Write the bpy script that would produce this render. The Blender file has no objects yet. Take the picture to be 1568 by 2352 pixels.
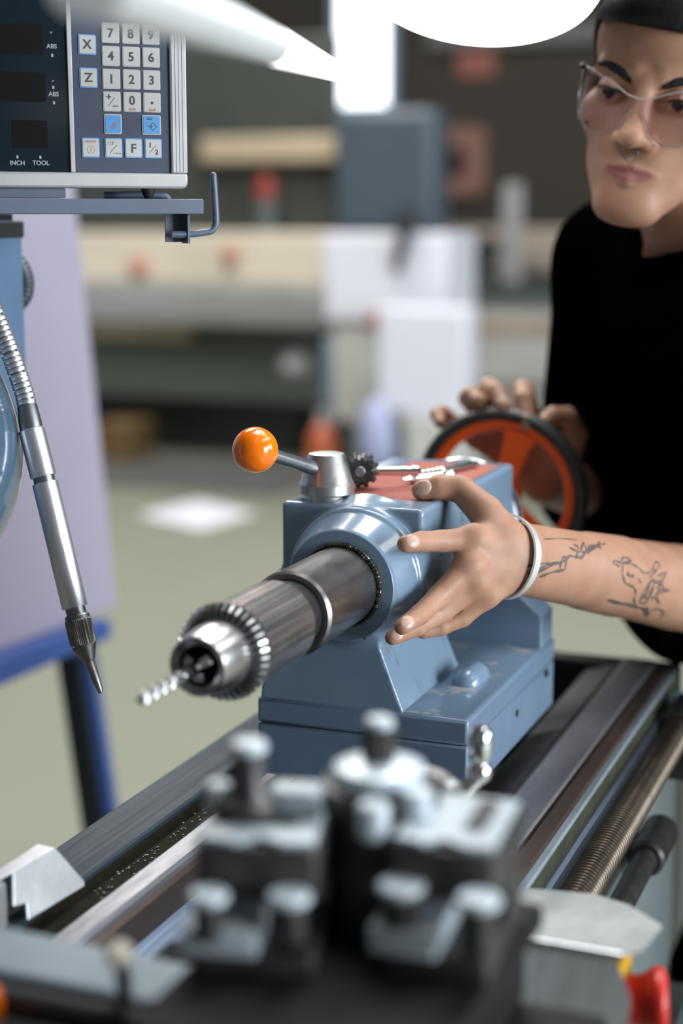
import bpy, math, random
import numpy as np
from mathutils import Vector, Matrix
from mathutils.bvhtree import BVHTree

random.seed(7)
rng = np.random.default_rng(7)
sc = bpy.context.scene
COL = sc.collection
R = math.radians

# ------------------------------------------------------------------ camera
cam = bpy.data.cameras.new('camera')
cam.sensor_fit = 'VERTICAL'; cam.sensor_height = 36.0; cam.sensor_width = 24.0
cam.lens = 3745.0 / 2352.0 * 36.0
cam.dof.use_dof = True
cam.dof.focus_distance = 1.325
cam.dof.aperture_fstop = 2.4
cam.dof.aperture_blades = 0
cam.clip_start = 0.05; cam.clip_end = 60
camo = bpy.data.objects.new('camera', cam)
COL.objects.link(camo)
PITCH, YAW = R(10.2), R(21.3)
fw = Vector((-math.sin(YAW)*math.cos(PITCH), math.cos(YAW)*math.cos(PITCH), -math.sin(PITCH)))
camo.location = (0, 0, 1.36)
camo.rotation_euler = fw.to_track_quat('-Z', 'Y').to_euler()
sc.camera = camo

# ------------------------------------------------------------------ world, exposure
w = bpy.data.worlds.new('world'); sc.world = w; w.use_nodes = True
w.node_tree.nodes['Background'].inputs[0].default_value = (0.75, 0.85, 1.0, 1)
w.node_tree.nodes['Background'].inputs[1].default_value = 0.07
sc.view_settings.view_transform = 'Standard'
sc.view_settings.look = 'None'
sc.view_settings.exposure = 0.12
sc.view_settings.gamma = 1.0
sc.view_settings.use_curve_mapping = False
sc.cycles.use_denoising = True
sc.cycles.sample_clamp_indirect = 4.0
sc.cycles.max_bounces = 8
sc.cycles.transparent_max_bounces = 12

# ------------------------------------------------------------------ lights of the hall (skylights, side windows)
def area(name, loc, target, sx, sy, power, col):
    l = bpy.data.lights.new(name, 'AREA'); l.shape = 'RECTANGLE'
    l.size = sx; l.size_y = sy; l.energy = power; l.color = col
    o = bpy.data.objects.new(name, l); COL.objects.link(o)
    o.location = loc
    o.rotation_euler = (Vector(target)-Vector(loc)).to_track_quat('-Z', 'Y').to_euler()
    return o
area('skylight_lamp', (-3.6, 5.8, 5.4), (-3.6, 5.8, 0), 2.0, 4.0, 360, (1.0, 0.98, 0.93))
area('skylight_lamp', (-0.4, 3.4, 5.4), (-0.4, 3.4, 0), 1.6, 3.6, 230, (0.95, 0.98, 1.0))
area('skylight_lamp', (3.4, 4.0, 5.4), (3.4, 4.0, 0), 1.6, 7.0, 200, (0.95, 0.98, 1.0))
area('side_window_lamp', (6.8, 3.4, 2.5), (-0.5, 2.6, 1.0), 3.6, 2.6, 260, (0.86, 0.93, 1.0))
area('side_door_lamp', (6.8, 0.2, 1.75), (-0.5, 1.2, 1.0), 3.0, 2.7, 620, (0.86, 0.93, 1.0))

# ------------------------------------------------------------------ materials
def mat(name, col, rough=0.5, metal=0.0, var=0.0, vscale=20.0, bump=0.0, bscale=200.0, stretch=None, coat=0.0,
        col2=None, emit=None, estr=0.0, sss=0.0, rvar=0.0, spec=0.5, detail=4.0, lo=0.35, hi=0.65, aniso=0.0):
    m = bpy.data.materials.new(name); m.use_nodes = True
    nt = m.node_tree; N = nt.nodes; L = nt.links
    b = N['Principled BSDF']
    b.inputs['Base Color'].default_value = (*col, 1)
    b.inputs['Roughness'].default_value = rough
    b.inputs['Metallic'].default_value = metal
    b.inputs['Specular IOR Level'].default_value = spec
    if coat: b.inputs['Coat Weight'].default_value = coat; b.inputs['Coat Roughness'].default_value = 0.08
    if aniso: b.inputs['Anisotropic'].default_value = aniso
    if sss:
        b.inputs['Subsurface Weight'].default_value = sss
        b.inputs['Subsurface Radius'].default_value = (1.0, 0.35, 0.2)
        b.inputs['Subsurface Scale'].default_value = 0.006
    if emit:
        b.inputs['Emission Color'].default_value = (*emit, 1); b.inputs['Emission Strength'].default_value = estr
    tc = None
    def coords():
        nonlocal tc
        if tc is None:
            t = N.new('ShaderNodeTexCoord'); mp = N.new('ShaderNodeMapping')
            L.new(t.outputs['Object'], mp.inputs['Vector'])
            if stretch: mp.inputs['Scale'].default_value = stretch
            tc = mp.outputs['Vector']
        return tc
    if var or col2 or rvar:
        n = N.new('ShaderNodeTexNoise'); n.inputs['Scale'].default_value = vscale; n.inputs['Detail'].default_value = detail
        n.inputs['Roughness'].default_value = 0.6
        L.new(coords(), n.inputs['Vector'])
        mr = N.new('ShaderNodeMapRange'); mr.inputs[1].default_value = lo; mr.inputs[2].default_value = hi
        L.new(n.outputs['Fac'], mr.inputs[0])
        mx = N.new('ShaderNodeMix'); mx.data_type = 'RGBA'
        c2 = col2 if col2 else tuple(max(0, c*(1-var)) for c in col)
        mx.inputs[6].default_value = (*col, 1); mx.inputs[7].default_value = (*c2, 1)
        L.new(mr.outputs[0], mx.inputs[0]); L.new(mx.outputs[2], b.inputs['Base Color'])
        if rvar:
            m2 = N.new('ShaderNodeMapRange'); m2.inputs[3].default_value = rough; m2.inputs[4].default_value = rough+rvar
            L.new(mr.outputs[0], m2.inputs[0]); L.new(m2.outputs[0], b.inputs['Roughness'])
    if bump:
        n = N.new('ShaderNodeTexNoise'); n.inputs['Scale'].default_value = bscale; n.inputs['Detail'].default_value = 3
        L.new(coords(), n.inputs['Vector'])
        bp = N.new('ShaderNodeBump'); bp.inputs['Strength'].default_value = bump; bp.inputs['Distance'].default_value = 0.001
        L.new(n.outputs['Fac'], bp.inputs['Height']); L.new(bp.outputs[0], b.inputs['Normal'])
    return m

def srgb(r, g, b):
    f = lambda c: (c/255/12.92) if c/255 <= 0.04045 else ((c/255+0.055)/1.055)**2.4
    return (f(r), f(g), f(b))

M = {}
def defmats():
    M['paint'] = mat('blue_grey_paint', (0.165, 0.245, 0.355), 0.28, coat=0.3, col2=(0.14, 0.20, 0.285), vscale=9, bump=0.05, bscale=60, rvar=0.12)
    M['paint_dirty'] = mat('oily_blue_grey_paint', (0.19, 0.275, 0.375), 0.24, coat=0.4, col2=(0.12, 0.14, 0.12), vscale=26, bump=0.06, bscale=70, lo=0.6, hi=0.78)
    M['quill'] = mat('worn_dark_steel', (0.34, 0.33, 0.33), 0.27, 1.0, col2=(0.22, 0.205, 0.20), vscale=28, rvar=0.14, bump=0.02, bscale=300, stretch=(1, 0.35, 1))
    M['steel'] = mat('bright_steel', (0.62, 0.62, 0.62), 0.24, 1.0, col2=(0.45, 0.45, 0.45), vscale=60, rvar=0.1, stretch=(1, 0.2, 1))
    M['chuck'] = mat('turned_steel', (0.60, 0.60, 0.61), 0.26, 1.0, col2=(0.50, 0.49, 0.48), vscale=30, rvar=0.06)
    M['darksteel'] = mat('blackened_steel', (0.06, 0.058, 0.055), 0.4, 0.6, var=0.4, vscale=80)
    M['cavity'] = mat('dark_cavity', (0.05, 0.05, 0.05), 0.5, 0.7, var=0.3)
    M['chrome'] = mat('chrome', (0.8, 0.8, 0.82), 0.06, 1.0)
    M['zinc'] = mat('worn_zinc', (0.62, 0.61, 0.60), 0.3, 1.0, col2=(0.42, 0.41, 0.40), vscale=90, rvar=0.15)
    M['benchtan'] = mat('brown_beige_paint', (0.30, 0.22, 0.16), 0.5, var=0.15, vscale=4)
    M['benchgrey'] = mat('bench_grey_paint', (0.33, 0.325, 0.30), 0.5, col2=(0.29, 0.285, 0.265), vscale=4)
    M['postgrey'] = mat('dull_post_grey', (0.30, 0.29, 0.29), 0.5, var=0.1, vscale=5)
    M['rod'] = mat('grey_steel_rod', (0.25, 0.26, 0.27), 0.35, 0.9, var=0.25, vscale=60)
    M['orange'] = mat('orange_plastic', (1.0, 0.20, 0.003), 0.16, coat=0.4, col2=(1.0, 0.17, 0.002), vscale=8)
    M['redwheel'] = mat('red_orange_plastic', (1.0, 0.115, 0.006), 0.35, var=0.1, vscale=10)
    M['grip'] = mat('dark_rubber', (0.035, 0.034, 0.033), 0.45, var=0.2, bump=0.1, bscale=300)
    M['mat'] = mat('red_rubber_mat', (0.44, 0.13, 0.096), 0.85, col2=(0.33, 0.09, 0.065), vscale=350, bump=0.5, bscale=900)
    M['grease'] = mat('dark_grease', (0.018, 0.022, 0.012), 0.12, col2=(0.05, 0.05, 0.02), vscale=200, bump=0.5, bscale=400, coat=0.5)
    M['base_top'] = mat('oil_stained_paint', (0.19, 0.27, 0.365), 0.18, coat=0.5, col2=(0.40, 0.41, 0.40), vscale=28, lo=0.55, hi=0.6, bump=0.05, bscale=60)
    M['way'] = mat('ground_way', (0.27, 0.265, 0.29), 0.38, 0.7, col2=(0.20, 0.195, 0.21), vscale=60, stretch=(2.5, 0.25, 1), rvar=0.15)
    M['way_dark'] = mat('oily_dark_way', (0.034, 0.050, 0.064), 0.5, 0.0, spec=0.2, col2=(0.022, 0.034, 0.045), vscale=220, stretch=(1, 0.02, 1), rvar=0.15)
    M['trough'] = mat('oily_green_black', (0.010, 0.012, 0.006), 0.75, spec=0.06, col2=(0.02, 0.017, 0.010), vscale=60, bump=0.2, bscale=150)
    M['brown'] = mat('oil_browned_iron', (0.085, 0.058, 0.045), 0.4, 0.35, col2=(0.055, 0.04, 0.033), vscale=30, stretch=(1, 0.2, 1))
    M['blueway'] = mat('bluish_ground_steel', (0.36, 0.44, 0.58), 0.35, 0.4, col2=(0.2, 0.26, 0.4), vscale=200, stretch=(1, 0.02, 1))
    M['bubble'] = mat('oil_bubbles', (0.35, 0.36, 0.28), 0.08, coat=0.6, var=0.2)
    M['olive'] = mat('olive_oily_iron', (0.07, 0.075, 0.045), 0.35, 0.2, var=0.3, vscale=30)
    M['screw'] = mat('oily_brown_screw', (0.085, 0.066, 0.050), 0.36, 0.8, var=0.35, vscale=30)
    M['plate'] = mat('satin_steel_plate', (0.40, 0.43, 0.43), 0.5, 0.45, col2=(0.25, 0.26, 0.26), vscale=14, stretch=(2, 0.6, 1), rvar=0.1)
    M['toolpale'] = mat('pale_tool_steel', (0.44, 0.50, 0.54), 0.4, 0.25, var=0.12, vscale=40)
    M['toolbody'] = mat('dark_tool_steel', (0.075, 0.072, 0.072), 0.4, 0.5, col2=(0.045, 0.042, 0.04), vscale=30)
    M['screwtop'] = mat('bright_screw_top', (0.58, 0.65, 0.70), 0.38, 0.3, var=0.08, vscale=50)
    M['slide'] = mat('dark_slide_iron', (0.012, 0.0115, 0.011), 0.65, 0.0, spec=0.15, var=0.3, vscale=20)
    M['greyplate'] = mat('grey_blue_plate', (0.27, 0.33, 0.38), 0.32, 0.2, col2=(0.2, 0.25, 0.28), vscale=12)
    M['alu'] = mat('brushed_aluminium', (0.72, 0.72, 0.74), 0.3, 0.9, col2=(0.58, 0.58, 0.6), vscale=200, stretch=(1, 1, 0.05), rvar=0.1)
    M['alu_sheet'] = mat('dull_aluminium_sheet', (0.66, 0.67, 0.69), 0.42, 0.75, col2=(0.5, 0.51, 0.51), vscale=30)
    M['nozzle'] = mat('knurled_dark_brass', (0.26, 0.25, 0.23), 0.4, 0.9, var=0.3, vscale=80)
    M['silver'] = mat('silver_powder_coat', (0.43, 0.42, 0.425), 0.4, 0.2, col2=(0.38, 0.37, 0.37), vscale=14)
    M['screen'] = mat('black_glass_panel', (0.004, 0.009, 0.016), 0.22, spec=0.25, col2=(0.006, 0.014, 0.022), vscale=12)
    M['display'] = mat('dark_display', (0.004, 0.0035, 0.003), 0.4, spec=0.1, var=0.2)
    M['keypad'] = mat('slate_membrane', (0.045, 0.055, 0.095), 0.45, spec=0.3, col2=(0.038, 0.047, 0.082), vscale=40)
    M['key'] = mat('grey_white_key', (0.43, 0.43, 0.405), 0.4, var=0.05, vscale=40)
    M['keyblue'] = mat('sky_blue_key', (0.06, 0.26, 0.55), 0.35, var=0.08, vscale=40)
    M['keyrim'] = mat('light_blue_key_border', (0.10, 0.30, 0.62), 0.4, var=0.05)
    M['ink'] = mat('black_print', (0.03, 0.032, 0.045), 0.5, var=0.05)
    M['inkred'] = mat('red_print', (0.45, 0.12, 0.1), 0.5, var=0.05)
    M['inkgrey'] = mat('grey_print', (0.32, 0.35, 0.37), 0.5, var=0.05)
    M['black'] = mat('black_rubber', (0.012, 0.012, 0.012), 0.5, var=0.1)
    M['shelfpaint'] = mat('slate_blue_paint', (0.09, 0.115, 0.17), 0.4, col2=(0.08, 0.10, 0.15), vscale=20)
    M['column'] = mat('column_blue_paint', (0.10, 0.165, 0.26), 0.3, coat=0.2, col2=(0.085, 0.14, 0.22), vscale=8)
    M['hood'] = mat('glossy_blue_hood', (0.085, 0.135, 0.195), 0.14, coat=0.5, col2=(0.06, 0.10, 0.15), vscale=6, bump=0.05, bscale=25)
    M['cable'] = mat('corrugated_dark_hose', (0.04, 0.05, 0.07), 0.4, var=0.15)
    M['lilac'] = mat('lilac_grey_sheet', (0.29, 0.26, 0.335), 0.55, col2=(0.27, 0.245, 0.31), vscale=3)
    M['blueframe'] = mat('blue_frame_paint', (0.03, 0.075, 0.26), 0.4, var=0.15, vscale=10)
    M['blackleg'] = mat('black_frame_paint', (0.008, 0.011, 0.013), 0.4, var=0.15, vscale=10)
    M['white'] = mat('matt_white', (0.64, 0.645, 0.71), 0.6, var=0.04, vscale=5)
    M['yellow'] = mat('yellow_plastic', (0.75, 0.42, 0.01), 0.35, col2=(0.55, 0.30, 0.01), vscale=60)
    M['estop'] = mat('red_button_plastic', (0.58, 0.02, 0.012), 0.35, var=0.12, vscale=20)
    M['lampwhite'] = mat('lamp_white', (0.62, 0.64, 0.64), 0.35, var=0.05, vscale=10)
    M['lampglow'] = mat('lit_lens', (1, 1, 1), 0.5, emit=(1.0, 1.0, 1.0), estr=5.2, var=0.01)
    M['tubeglow'] = mat('lit_tube', (1, 1, 1), 0.5, emit=(0.97, 0.98, 1.0), estr=2.2, var=0.01)
    M['pane'] = mat('daylit_pane', (1, 1, 1), 0.5, emit=(0.85, 0.92, 1.0), estr=3.0, var=0.01)
    M['machdark'] = mat('dark_green_grey_paint', (0.035, 0.042, 0.037), 0.5, col2=(0.045, 0.05, 0.044), vscale=3)
    M['machbody'] = mat('green_grey_paint', (0.10, 0.115, 0.10), 0.45, col2=(0.085, 0.098, 0.087), vscale=2)
    M['cream'] = mat('cream_paint', (0.66, 0.59, 0.48), 0.5, col2=(0.60, 0.54, 0.44), vscale=3)
    M['tan'] = mat('tan_paint', (0.45, 0.36, 0.24), 0.5, col2=(0.38, 0.31, 0.22), vscale=3)
    M['ribs'] = mat('grey_ribbed_metal', (0.36, 0.375, 0.365), 0.45, 0.1, var=0.15, vscale=6)
    M['slate'] = mat('slate_cabinet', (0.058, 0.076, 0.098), 0.5, col2=(0.05, 0.068, 0.088), vscale=3)
    M['greybox'] = mat('pale_grey_green_paint', (0.52, 0.52, 0.48), 0.5, col2=(0.46, 0.46, 0.43), vscale=4)
    M['bluegrey'] = mat('pale_blue_side', (0.22, 0.27, 0.36), 0.5, var=0.1, vscale=4)
    M['buttonred'] = mat('faded_red_button', (0.50, 0.20, 0.15), 0.4, var=0.1)
    M['floorshadow'] = mat('grey_floor_shadow', (0.10, 0.102, 0.10), 0.6, var=0.15, vscale=3)  # shadow tone for the floor before the press brake
    M['redlens'] = mat('red_lens', (0.26, 0.035, 0.025), 0.3, var=0.1)
    M['clearlens'] = mat('smoked_lens', (0.10, 0.12, 0.11), 0.2, var=0.1)
    M['orangepaint'] = mat('orange_red_paint', (0.50, 0.12, 0.05), 0.4, var=0.15, vscale=10)
    M['darkdirt'] = mat('black_iron', (0.015, 0.017, 0.018), 0.5, var=0.2)
    M['ochre'] = mat('ochre_paint', (0.16, 0.10, 0.04), 0.5, var=0.2)
    M['violet'] = mat('violet_plastic', (0.34, 0.36, 0.55), 0.4, var=0.1, vscale=8)
    M['pink'] = mat('faded_pink_frame', (0.25, 0.13, 0.10), 0.5, var=0.15, vscale=6)
    M['maroon'] = mat('dark_maroon', (0.03, 0.01, 0.012), 0.4, var=0.1)
    M['redsign'] = mat('faded_red_sign', (0.32, 0.11, 0.09), 0.5, var=0.15, vscale=6)
    M['timber'] = mat('beige_table_top', (0.36, 0.30, 0.24), 0.5, col2=(0.30, 0.26, 0.22), vscale=6)
    M['greentop'] = mat('dark_green_bench', (0.03, 0.05, 0.042), 0.5, var=0.2)
    M['pedestal'] = mat('grey_green_cabinet', (0.15, 0.175, 0.175), 0.45, col2=(0.12, 0.145, 0.15), vscale=4)
    M['floor'] = mat('concrete_floor', (0.215, 0.212, 0.172), 0.45, col2=(0.185, 0.196, 0.142), vscale=0.9, bump=0.03, bscale=30, rvar=0.1, detail=6)
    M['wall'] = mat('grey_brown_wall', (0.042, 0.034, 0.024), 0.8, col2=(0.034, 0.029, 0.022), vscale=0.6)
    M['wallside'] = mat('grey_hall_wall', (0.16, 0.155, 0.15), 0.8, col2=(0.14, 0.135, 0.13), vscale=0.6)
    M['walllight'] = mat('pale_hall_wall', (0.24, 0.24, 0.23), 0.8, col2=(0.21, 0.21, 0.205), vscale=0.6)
    M['ceil'] = mat('dark_roof_sheet', (0.16, 0.16, 0.16), 0.8, var=0.15, vscale=0.6)
    M['shirt'] = mat('black_cotton', (0.0013, 0.0013, 0.0016), 0.95, col2=(0.0018, 0.0018, 0.0021), vscale=15, bump=0.1, bscale=900, spec=0.0)
    M['trousers'] = mat('black_work_trousers', (0.003, 0.003, 0.004), 0.9, col2=(0.004, 0.004, 0.005), vscale=12, bump=0.2, bscale=600, spec=0.08)
    M['shoe'] = mat('black_leather', (0.012, 0.011, 0.011), 0.4, var=0.2)
    M['hair'] = mat('black_hair', (0.006, 0.007, 0.009), 0.5, col2=(0.011, 0.012, 0.014), vscale=160, stretch=(1, 1, 0.15), bump=0.8, bscale=350, spec=0.3)
    M['nail'] = mat('fingernail', (0.60, 0.38, 0.30), 0.32, var=0.06, vscale=60)
    M['tattoo'] = mat('tattoo_ink', (0.075, 0.06, 0.06), 0.5, col2=(0.13, 0.09, 0.08), vscale=150)
    M['eyewhite'] = mat('eye_white', (0.30, 0.275, 0.26), 0.15, var=0.05)
    M['iris'] = mat('dark_brown_iris', (0.018, 0.011, 0.008), 0.08, var=0.3, vscale=200)
    M['silverband'] = mat('silver_band', (0.85, 0.84, 0.82), 0.38, 0.6, var=0.1, vscale=60)
    # skin: tone varied by noise, lips from a per-vertex attribute
    m = mat('skin', (0.455, 0.255, 0.168), 0.5, spec=0.35, sss=0.12, col2=(0.395, 0.205, 0.128), vscale=35, bump=0.12, bscale=500)
    nt = m.node_tree; N = nt.nodes; L = nt.links; b = N['Principled BSDF']
    src = b.inputs['Base Color'].links[0].from_socket
    at = N.new('ShaderNodeAttribute'); at.attribute_name = 'lip'
    mx = N.new('ShaderNodeMix'); mx.data_type = 'RGBA'; mx.inputs[7].default_value = (0.33, 0.125, 0.115, 1)
    L.new(at.outputs['Fac'], mx.inputs[0]); L.new(src, mx.inputs[6]); L.new(mx.outputs[2], b.inputs['Base Color'])
    M['skin'] = m
    # clear safety lens: thin sheet, mostly see-through, with a soft reflection
    m = bpy.data.materials.new('clear_lens'); m.use_nodes = True; nt = m.node_tree; N = nt.nodes; L = nt.links
    N.remove(N['Principled BSDF'])
    tr = N.new('ShaderNodeBsdfTransparent'); tr.inputs[0].default_value = (0.95, 0.935, 0.965, 1)
    gl = N.new('ShaderNodeBsdfGlossy'); gl.inputs['Roughness'].default_value = 0.08
    lw = N.new('ShaderNodeLayerWeight'); lw.inputs[0].default_value = 0.06
    tn = N.new('ShaderNodeTexNoise'); tn.inputs['Scale'].default_value = 30
    ma = N.new('ShaderNodeMath'); ma.operation = 'MULTIPLY_ADD'; ma.inputs[1].default_value = 0.02
    L.new(tn.outputs['Fac'], ma.inputs[0]); L.new(lw.outputs['Fresnel'], ma.inputs[2])
    mx = N.new('ShaderNodeMixShader'); L.new(ma.outputs[0], mx.inputs[0]); L.new(tr.outputs[0], mx.inputs[1]); L.new(gl.outputs[0], mx.inputs[2])
    L.new(mx.outputs[0], N['Material Output'].inputs[0]); M['lens'] = m
defmats()

# ------------------------------------------------------------------ mesh helpers
ORG = {}
def V(*a): return np.array(a, float)
def unit(v): v = np.asarray(v, float); return v/np.linalg.norm(v)
def frame(z, up=(0, 0, 1)):
    z = unit(z); up = np.asarray(up, float)
    if abs(z@unit(up)) > 0.99: up = V(1, 0, 0) if abs(z[0]) < 0.9 else V(0, 1, 0)
    x = unit(np.cross(up, z)); y = np.cross(z, x)
    return np.stack([x, y, z], 1)            # columns

class MB:
    def __init__(s): s.v = []; s.f = []; s.n = 0
    def add(s, v, f):
        v = np.asarray(v, float).reshape(-1, 3); k = s.n
        s.v.append(v); s.f += [tuple(i+k for i in q) for q in f]; s.n += len(v); return s
    def box(s, lo, hi, F=None, o=(0, 0, 0)):
        x0, y0, z0 = lo; x1, y1, z1 = hi
        v = V(x0,y0,z0, x1,y0,z0, x1,y1,z0, x0,y1,z0, x0,y0,z1, x1,y0,z1, x1,y1,z1, x0,y1,z1).reshape(8, 3)
        if F is not None: v = v@F.T
        return s.add(v+np.asarray(o, float), [(0,3,2,1),(4,5,6,7),(0,1,5,4),(1,2,6,5),(2,3,7,6),(3,0,4,7)])
    def prism(s, poly, F, o, h0, h1):
        n = len(poly); p = np.array(poly, float)
        a = np.c_[p, np.full(n, h0)]@F.T+np.asarray(o, float); b = np.c_[p, np.full(n, h1)]@F.T+np.asarray(o, float)
        f = [tuple(range(n))[::-1], tuple(range(n, 2*n))]+[(i, (i+1) % n, n+(i+1) % n, n+i) for i in range(n)]
        return s.add(np.r_[a, b], f)
    def lathe(s, prof, o, axis, n=32, up=(0, 0, 1), cap0=True, cap1=True, rfun=None, sy=1.0):
        F = frame(axis, up); o = np.asarray(o, float); a = np.arange(n)*2*math.pi/n
        v = []
        for i, (r, h) in enumerate(prof):
            rr = r if rfun is None else rfun(i, r, a)
            v.append(np.c_[rr*np.cos(a), rr*np.sin(a)*sy, np.full(n, h)])
        m = len(prof); f = []
        for i in range(m-1):
            for j in range(n):
                k = (j+1) % n; f.append((i*n+j, i*n+k, (i+1)*n+k, (i+1)*n+j))
        if cap0: f.append(tuple(range(n))[::-1])
        if cap1: f.append(tuple(range((m-1)*n, m*n)))
        return s.add(np.concatenate(v)@F.T+o, f)
    def cyl(s, a, b, r, r2=None, n=24, bev=0.0):
        a = np.asarray(a, float); b = np.asarray(b, float); h = np.linalg.norm(b-a); r2 = r if r2 is None else r2
        pr = [(r, 0), (r2, h)] if not bev else [(r-bev, 0), (r, bev), (r2, h-bev), (r2-bev, h)]
        return s.lathe(pr, a, b-a, n)
    def tube(s, pts, r, n=12, caps=True):
        P = np.array(pts, float); m = len(P); r = np.broadcast_to(np.asarray(r, float), (m,))
        T = np.gradient(P, axis=0); T /= np.linalg.norm(T, axis=1)[:, None]
        x = frame(T[0])[:, 0]; v = []; a = np.arange(n)*2*math.pi/n
        for i in range(m):
            x = x-T[i]*(x@T[i]); x = unit(x); y = np.cross(T[i], x)
            v.append(P[i]+r[i]*(np.outer(np.cos(a), x)+np.outer(np.sin(a), y)))
        f = []
        for i in range(m-1):
            for j in range(n):
                k = (j+1) % n; f.append((i*n+j, i*n+k, (i+1)*n+k, (i+1)*n+j))
        if caps: f += [tuple(range(n))[::-1], tuple(range((m-1)*n, m*n))]
        return s.add(np.concatenate(v), f)
    def torus(s, o, axis, Rr, r, n=64, m=14, a0=0.0, a1=2*math.pi, up=(0, 0, 1), sq=None):
        F = frame(axis, up); full = abs(a1-a0-2*math.pi) < 1e-6
        A = np.linspace(a0, a1, n, endpoint=not full); B = np.arange(m)*2*math.pi/m
        v = []
        for t in A:
            cb, sb = np.cos(B), np.sin(B)
            rr, rz = (r, r) if sq is None else sq
            q = Rr+rr*cb
            v.append(np.c_[q*math.cos(t), q*math.sin(t), rz*sb])
        f = []
        for i in range(n if full else n-1):
            for j in range(m):
                k = (j+1) % m; i2 = (i+1) % n; f.append((i*m+j, i2*m+j, i2*m+k, i*m+k))
        if not full: f += [tuple(range(m)), tuple(range((n-1)*m, n*m))[::-1]]
        return s.add(np.concatenate(v)@F.T+np.asarray(o, float), f)
    def ball(s, o, r, n=24, m=14, F=None):
        r = np.broadcast_to(np.asarray(r, float), (3,))
        v = [(0, 0, 1)]; 
        for i in range(1, m):
            t = math.pi*i/m
            for j in range(n):
                p = 2*math.pi*j/n; v.append((math.sin(t)*math.cos(p), math.sin(t)*math.sin(p), math.cos(t)))
        v.append((0, 0, -1)); v = np.array(v)*r
        f = [(0, 1+j, 1+(j+1) % n) for j in range(n)]
        for i in range(m-2):
            for j in range(n):
                k = (j+1) % n; f.append((1+i*n+j, 1+(i+1)*n+j, 1+(i+1)*n+k, 1+i*n+k))
        L = len(v)-1; b = 1+(m-2)*n
        f += [(b+j, L, b+(j+1) % n) for j in range(n)]
        if F is not None: v = v@F.T
        return s.add(v+np.asarray(o, float), f)

def link(name, me, m, parent=None, smooth=True, bevel=0.0, sharp=35):
    if smooth:
        me.polygons.foreach_set('use_smooth', [True]*len(me.polygons))
        if sharp: me.set_sharp_from_angle(angle=R(sharp))
    if m is not None: me.materials.append(M[m] if isinstance(m, str) else m)
    o = bpy.data.objects.new(name, me); COL.objects.link(o)
    if parent is not None: o.parent = parent
    ORG[o.name] = ORG[parent.name] if parent is not None else V(0, 0, 0)
    if bevel:
        b = o.modifiers.new('bevel', 'BEVEL'); b.width = bevel; b.segments = 2; b.limit_method = 'ANGLE'; b.angle_limit = R(40)
    return o
def obj(name, mb, m, parent=None, **k):
    org = ORG[parent.name] if parent is not None else V(0, 0, 0)
    me = bpy.data.meshes.new(name)
    v = np.concatenate(mb.v)-org
    me.from_pydata(v.tolist(), [], mb.f); me.update()
    return link(name, me, m, parent, **k)
def tag(o, label, cat, group=None):
    o['label'] = label; o['category'] = cat
    if group: o['group'] = group
    return o
def thing(name, label, cat, loc, group=None):
    o = bpy.data.objects.new(name, None); COL.objects.link(o); o.location = loc; o.empty_display_size = 0.05
    ORG[o.name] = np.array(loc, float)
    return tag(o, label, cat, group)
def struct(o): o['kind'] = 'structure'; return o
def text(name, s, size, F, o, m, parent, align='CENTER', depth=0.0, bold=0.02):
    c = bpy.data.curves.new(name, 'FONT'); c.body = s; c.size = 1.0; c.offset = bold; c.align_x = align; c.align_y = 'CENTER'; c.extrude = depth/size
    t = bpy.data.objects.new('tmp', c); COL.objects.link(t)
    dg = bpy.context.evaluated_depsgraph_get(); me = bpy.data.meshes.new_from_object(t.evaluated_get(dg))
    bpy.data.objects.remove(t)
    mt = Matrix.Identity(4)
    for i in range(3):
        for j in range(3): mt[i][j] = F[i][j]*size
        mt[i][3] = o[i]-ORG[parent.name][i]
    me.transform(mt); me.name = name
    me.materials.clear()
    return link(name, me, m, parent, smooth=False)
def arc(c, r, a0, a1, n): return [(c[0]+r*math.cos(a0+(a1-a0)*i/(n-1)), c[1]+r*math.sin(a0+(a1-a0)*i/(n-1))) for i in range(n)]
def rrect(x0, y0, x1, y1, r, n=4):
    return (arc((x1-r, y0+r), r, -math.pi/2, 0, n)+arc((x1-r, y1-r), r, 0, math.pi/2, n)
            + arc((x0+r, y1-r), r, math.pi/2, math.pi, n)+arc((x0+r, y0+r), r, math.pi, 1.5*math.pi, n))
def spline(P, n=8):
    P = np.array(P, float); Q = np.r_[[2*P[0]-P[1]], P, [2*P[-1]-P[-2]]]; out = []
    for i in range(len(P)-1):
        a, b, c, d = Q[i:i+4]
        for t in np.arange(n)/n:
            out.append(0.5*(2*b+(c-a)*t+(2*a-5*b+4*c-d)*t*t+(3*b-a-3*c+d)*t**3))
    out.append(P[-1]); return np.array(out)

# ------------------------------------------------------------------ implicit surfaces (smooth unions meshed with surface nets)
class Prim:
    def __init__(s, fn, c, r): s.fn, s.c, s.r = fn, np.asarray(c, np.float32), float(r)
def rc(a, b, ra, rb):
    a = np.asarray(a, np.float32); b = np.asarray(b, np.float32); ab = b-a; L2 = float(ab@ab)+1e-12
    def fn(p):
        t = np.clip(((p-a)@ab)/L2, 0, 1)
        return np.linalg.norm(p-a-t[:, None]*ab, axis=1)-(ra+(rb-ra)*t)
    return Prim(fn, (a+b)/2, np.linalg.norm(ab)/2+max(ra, rb))
def el(c, r, F=None):
    c = np.asarray(c, np.float32); r = np.asarray(r, np.float32); F_ = None if F is None else np.asarray(F, np.float32)
    def fn(p):
        q = p-c
        if F_ is not None: q = q@F_
        k0 = np.linalg.norm(q/r, axis=1); k1 = np.linalg.norm(q/(r*r), axis=1)+1e-9
        return k0*(k0-1)/k1
    return Prim(fn, c, float(r.max()))
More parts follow.
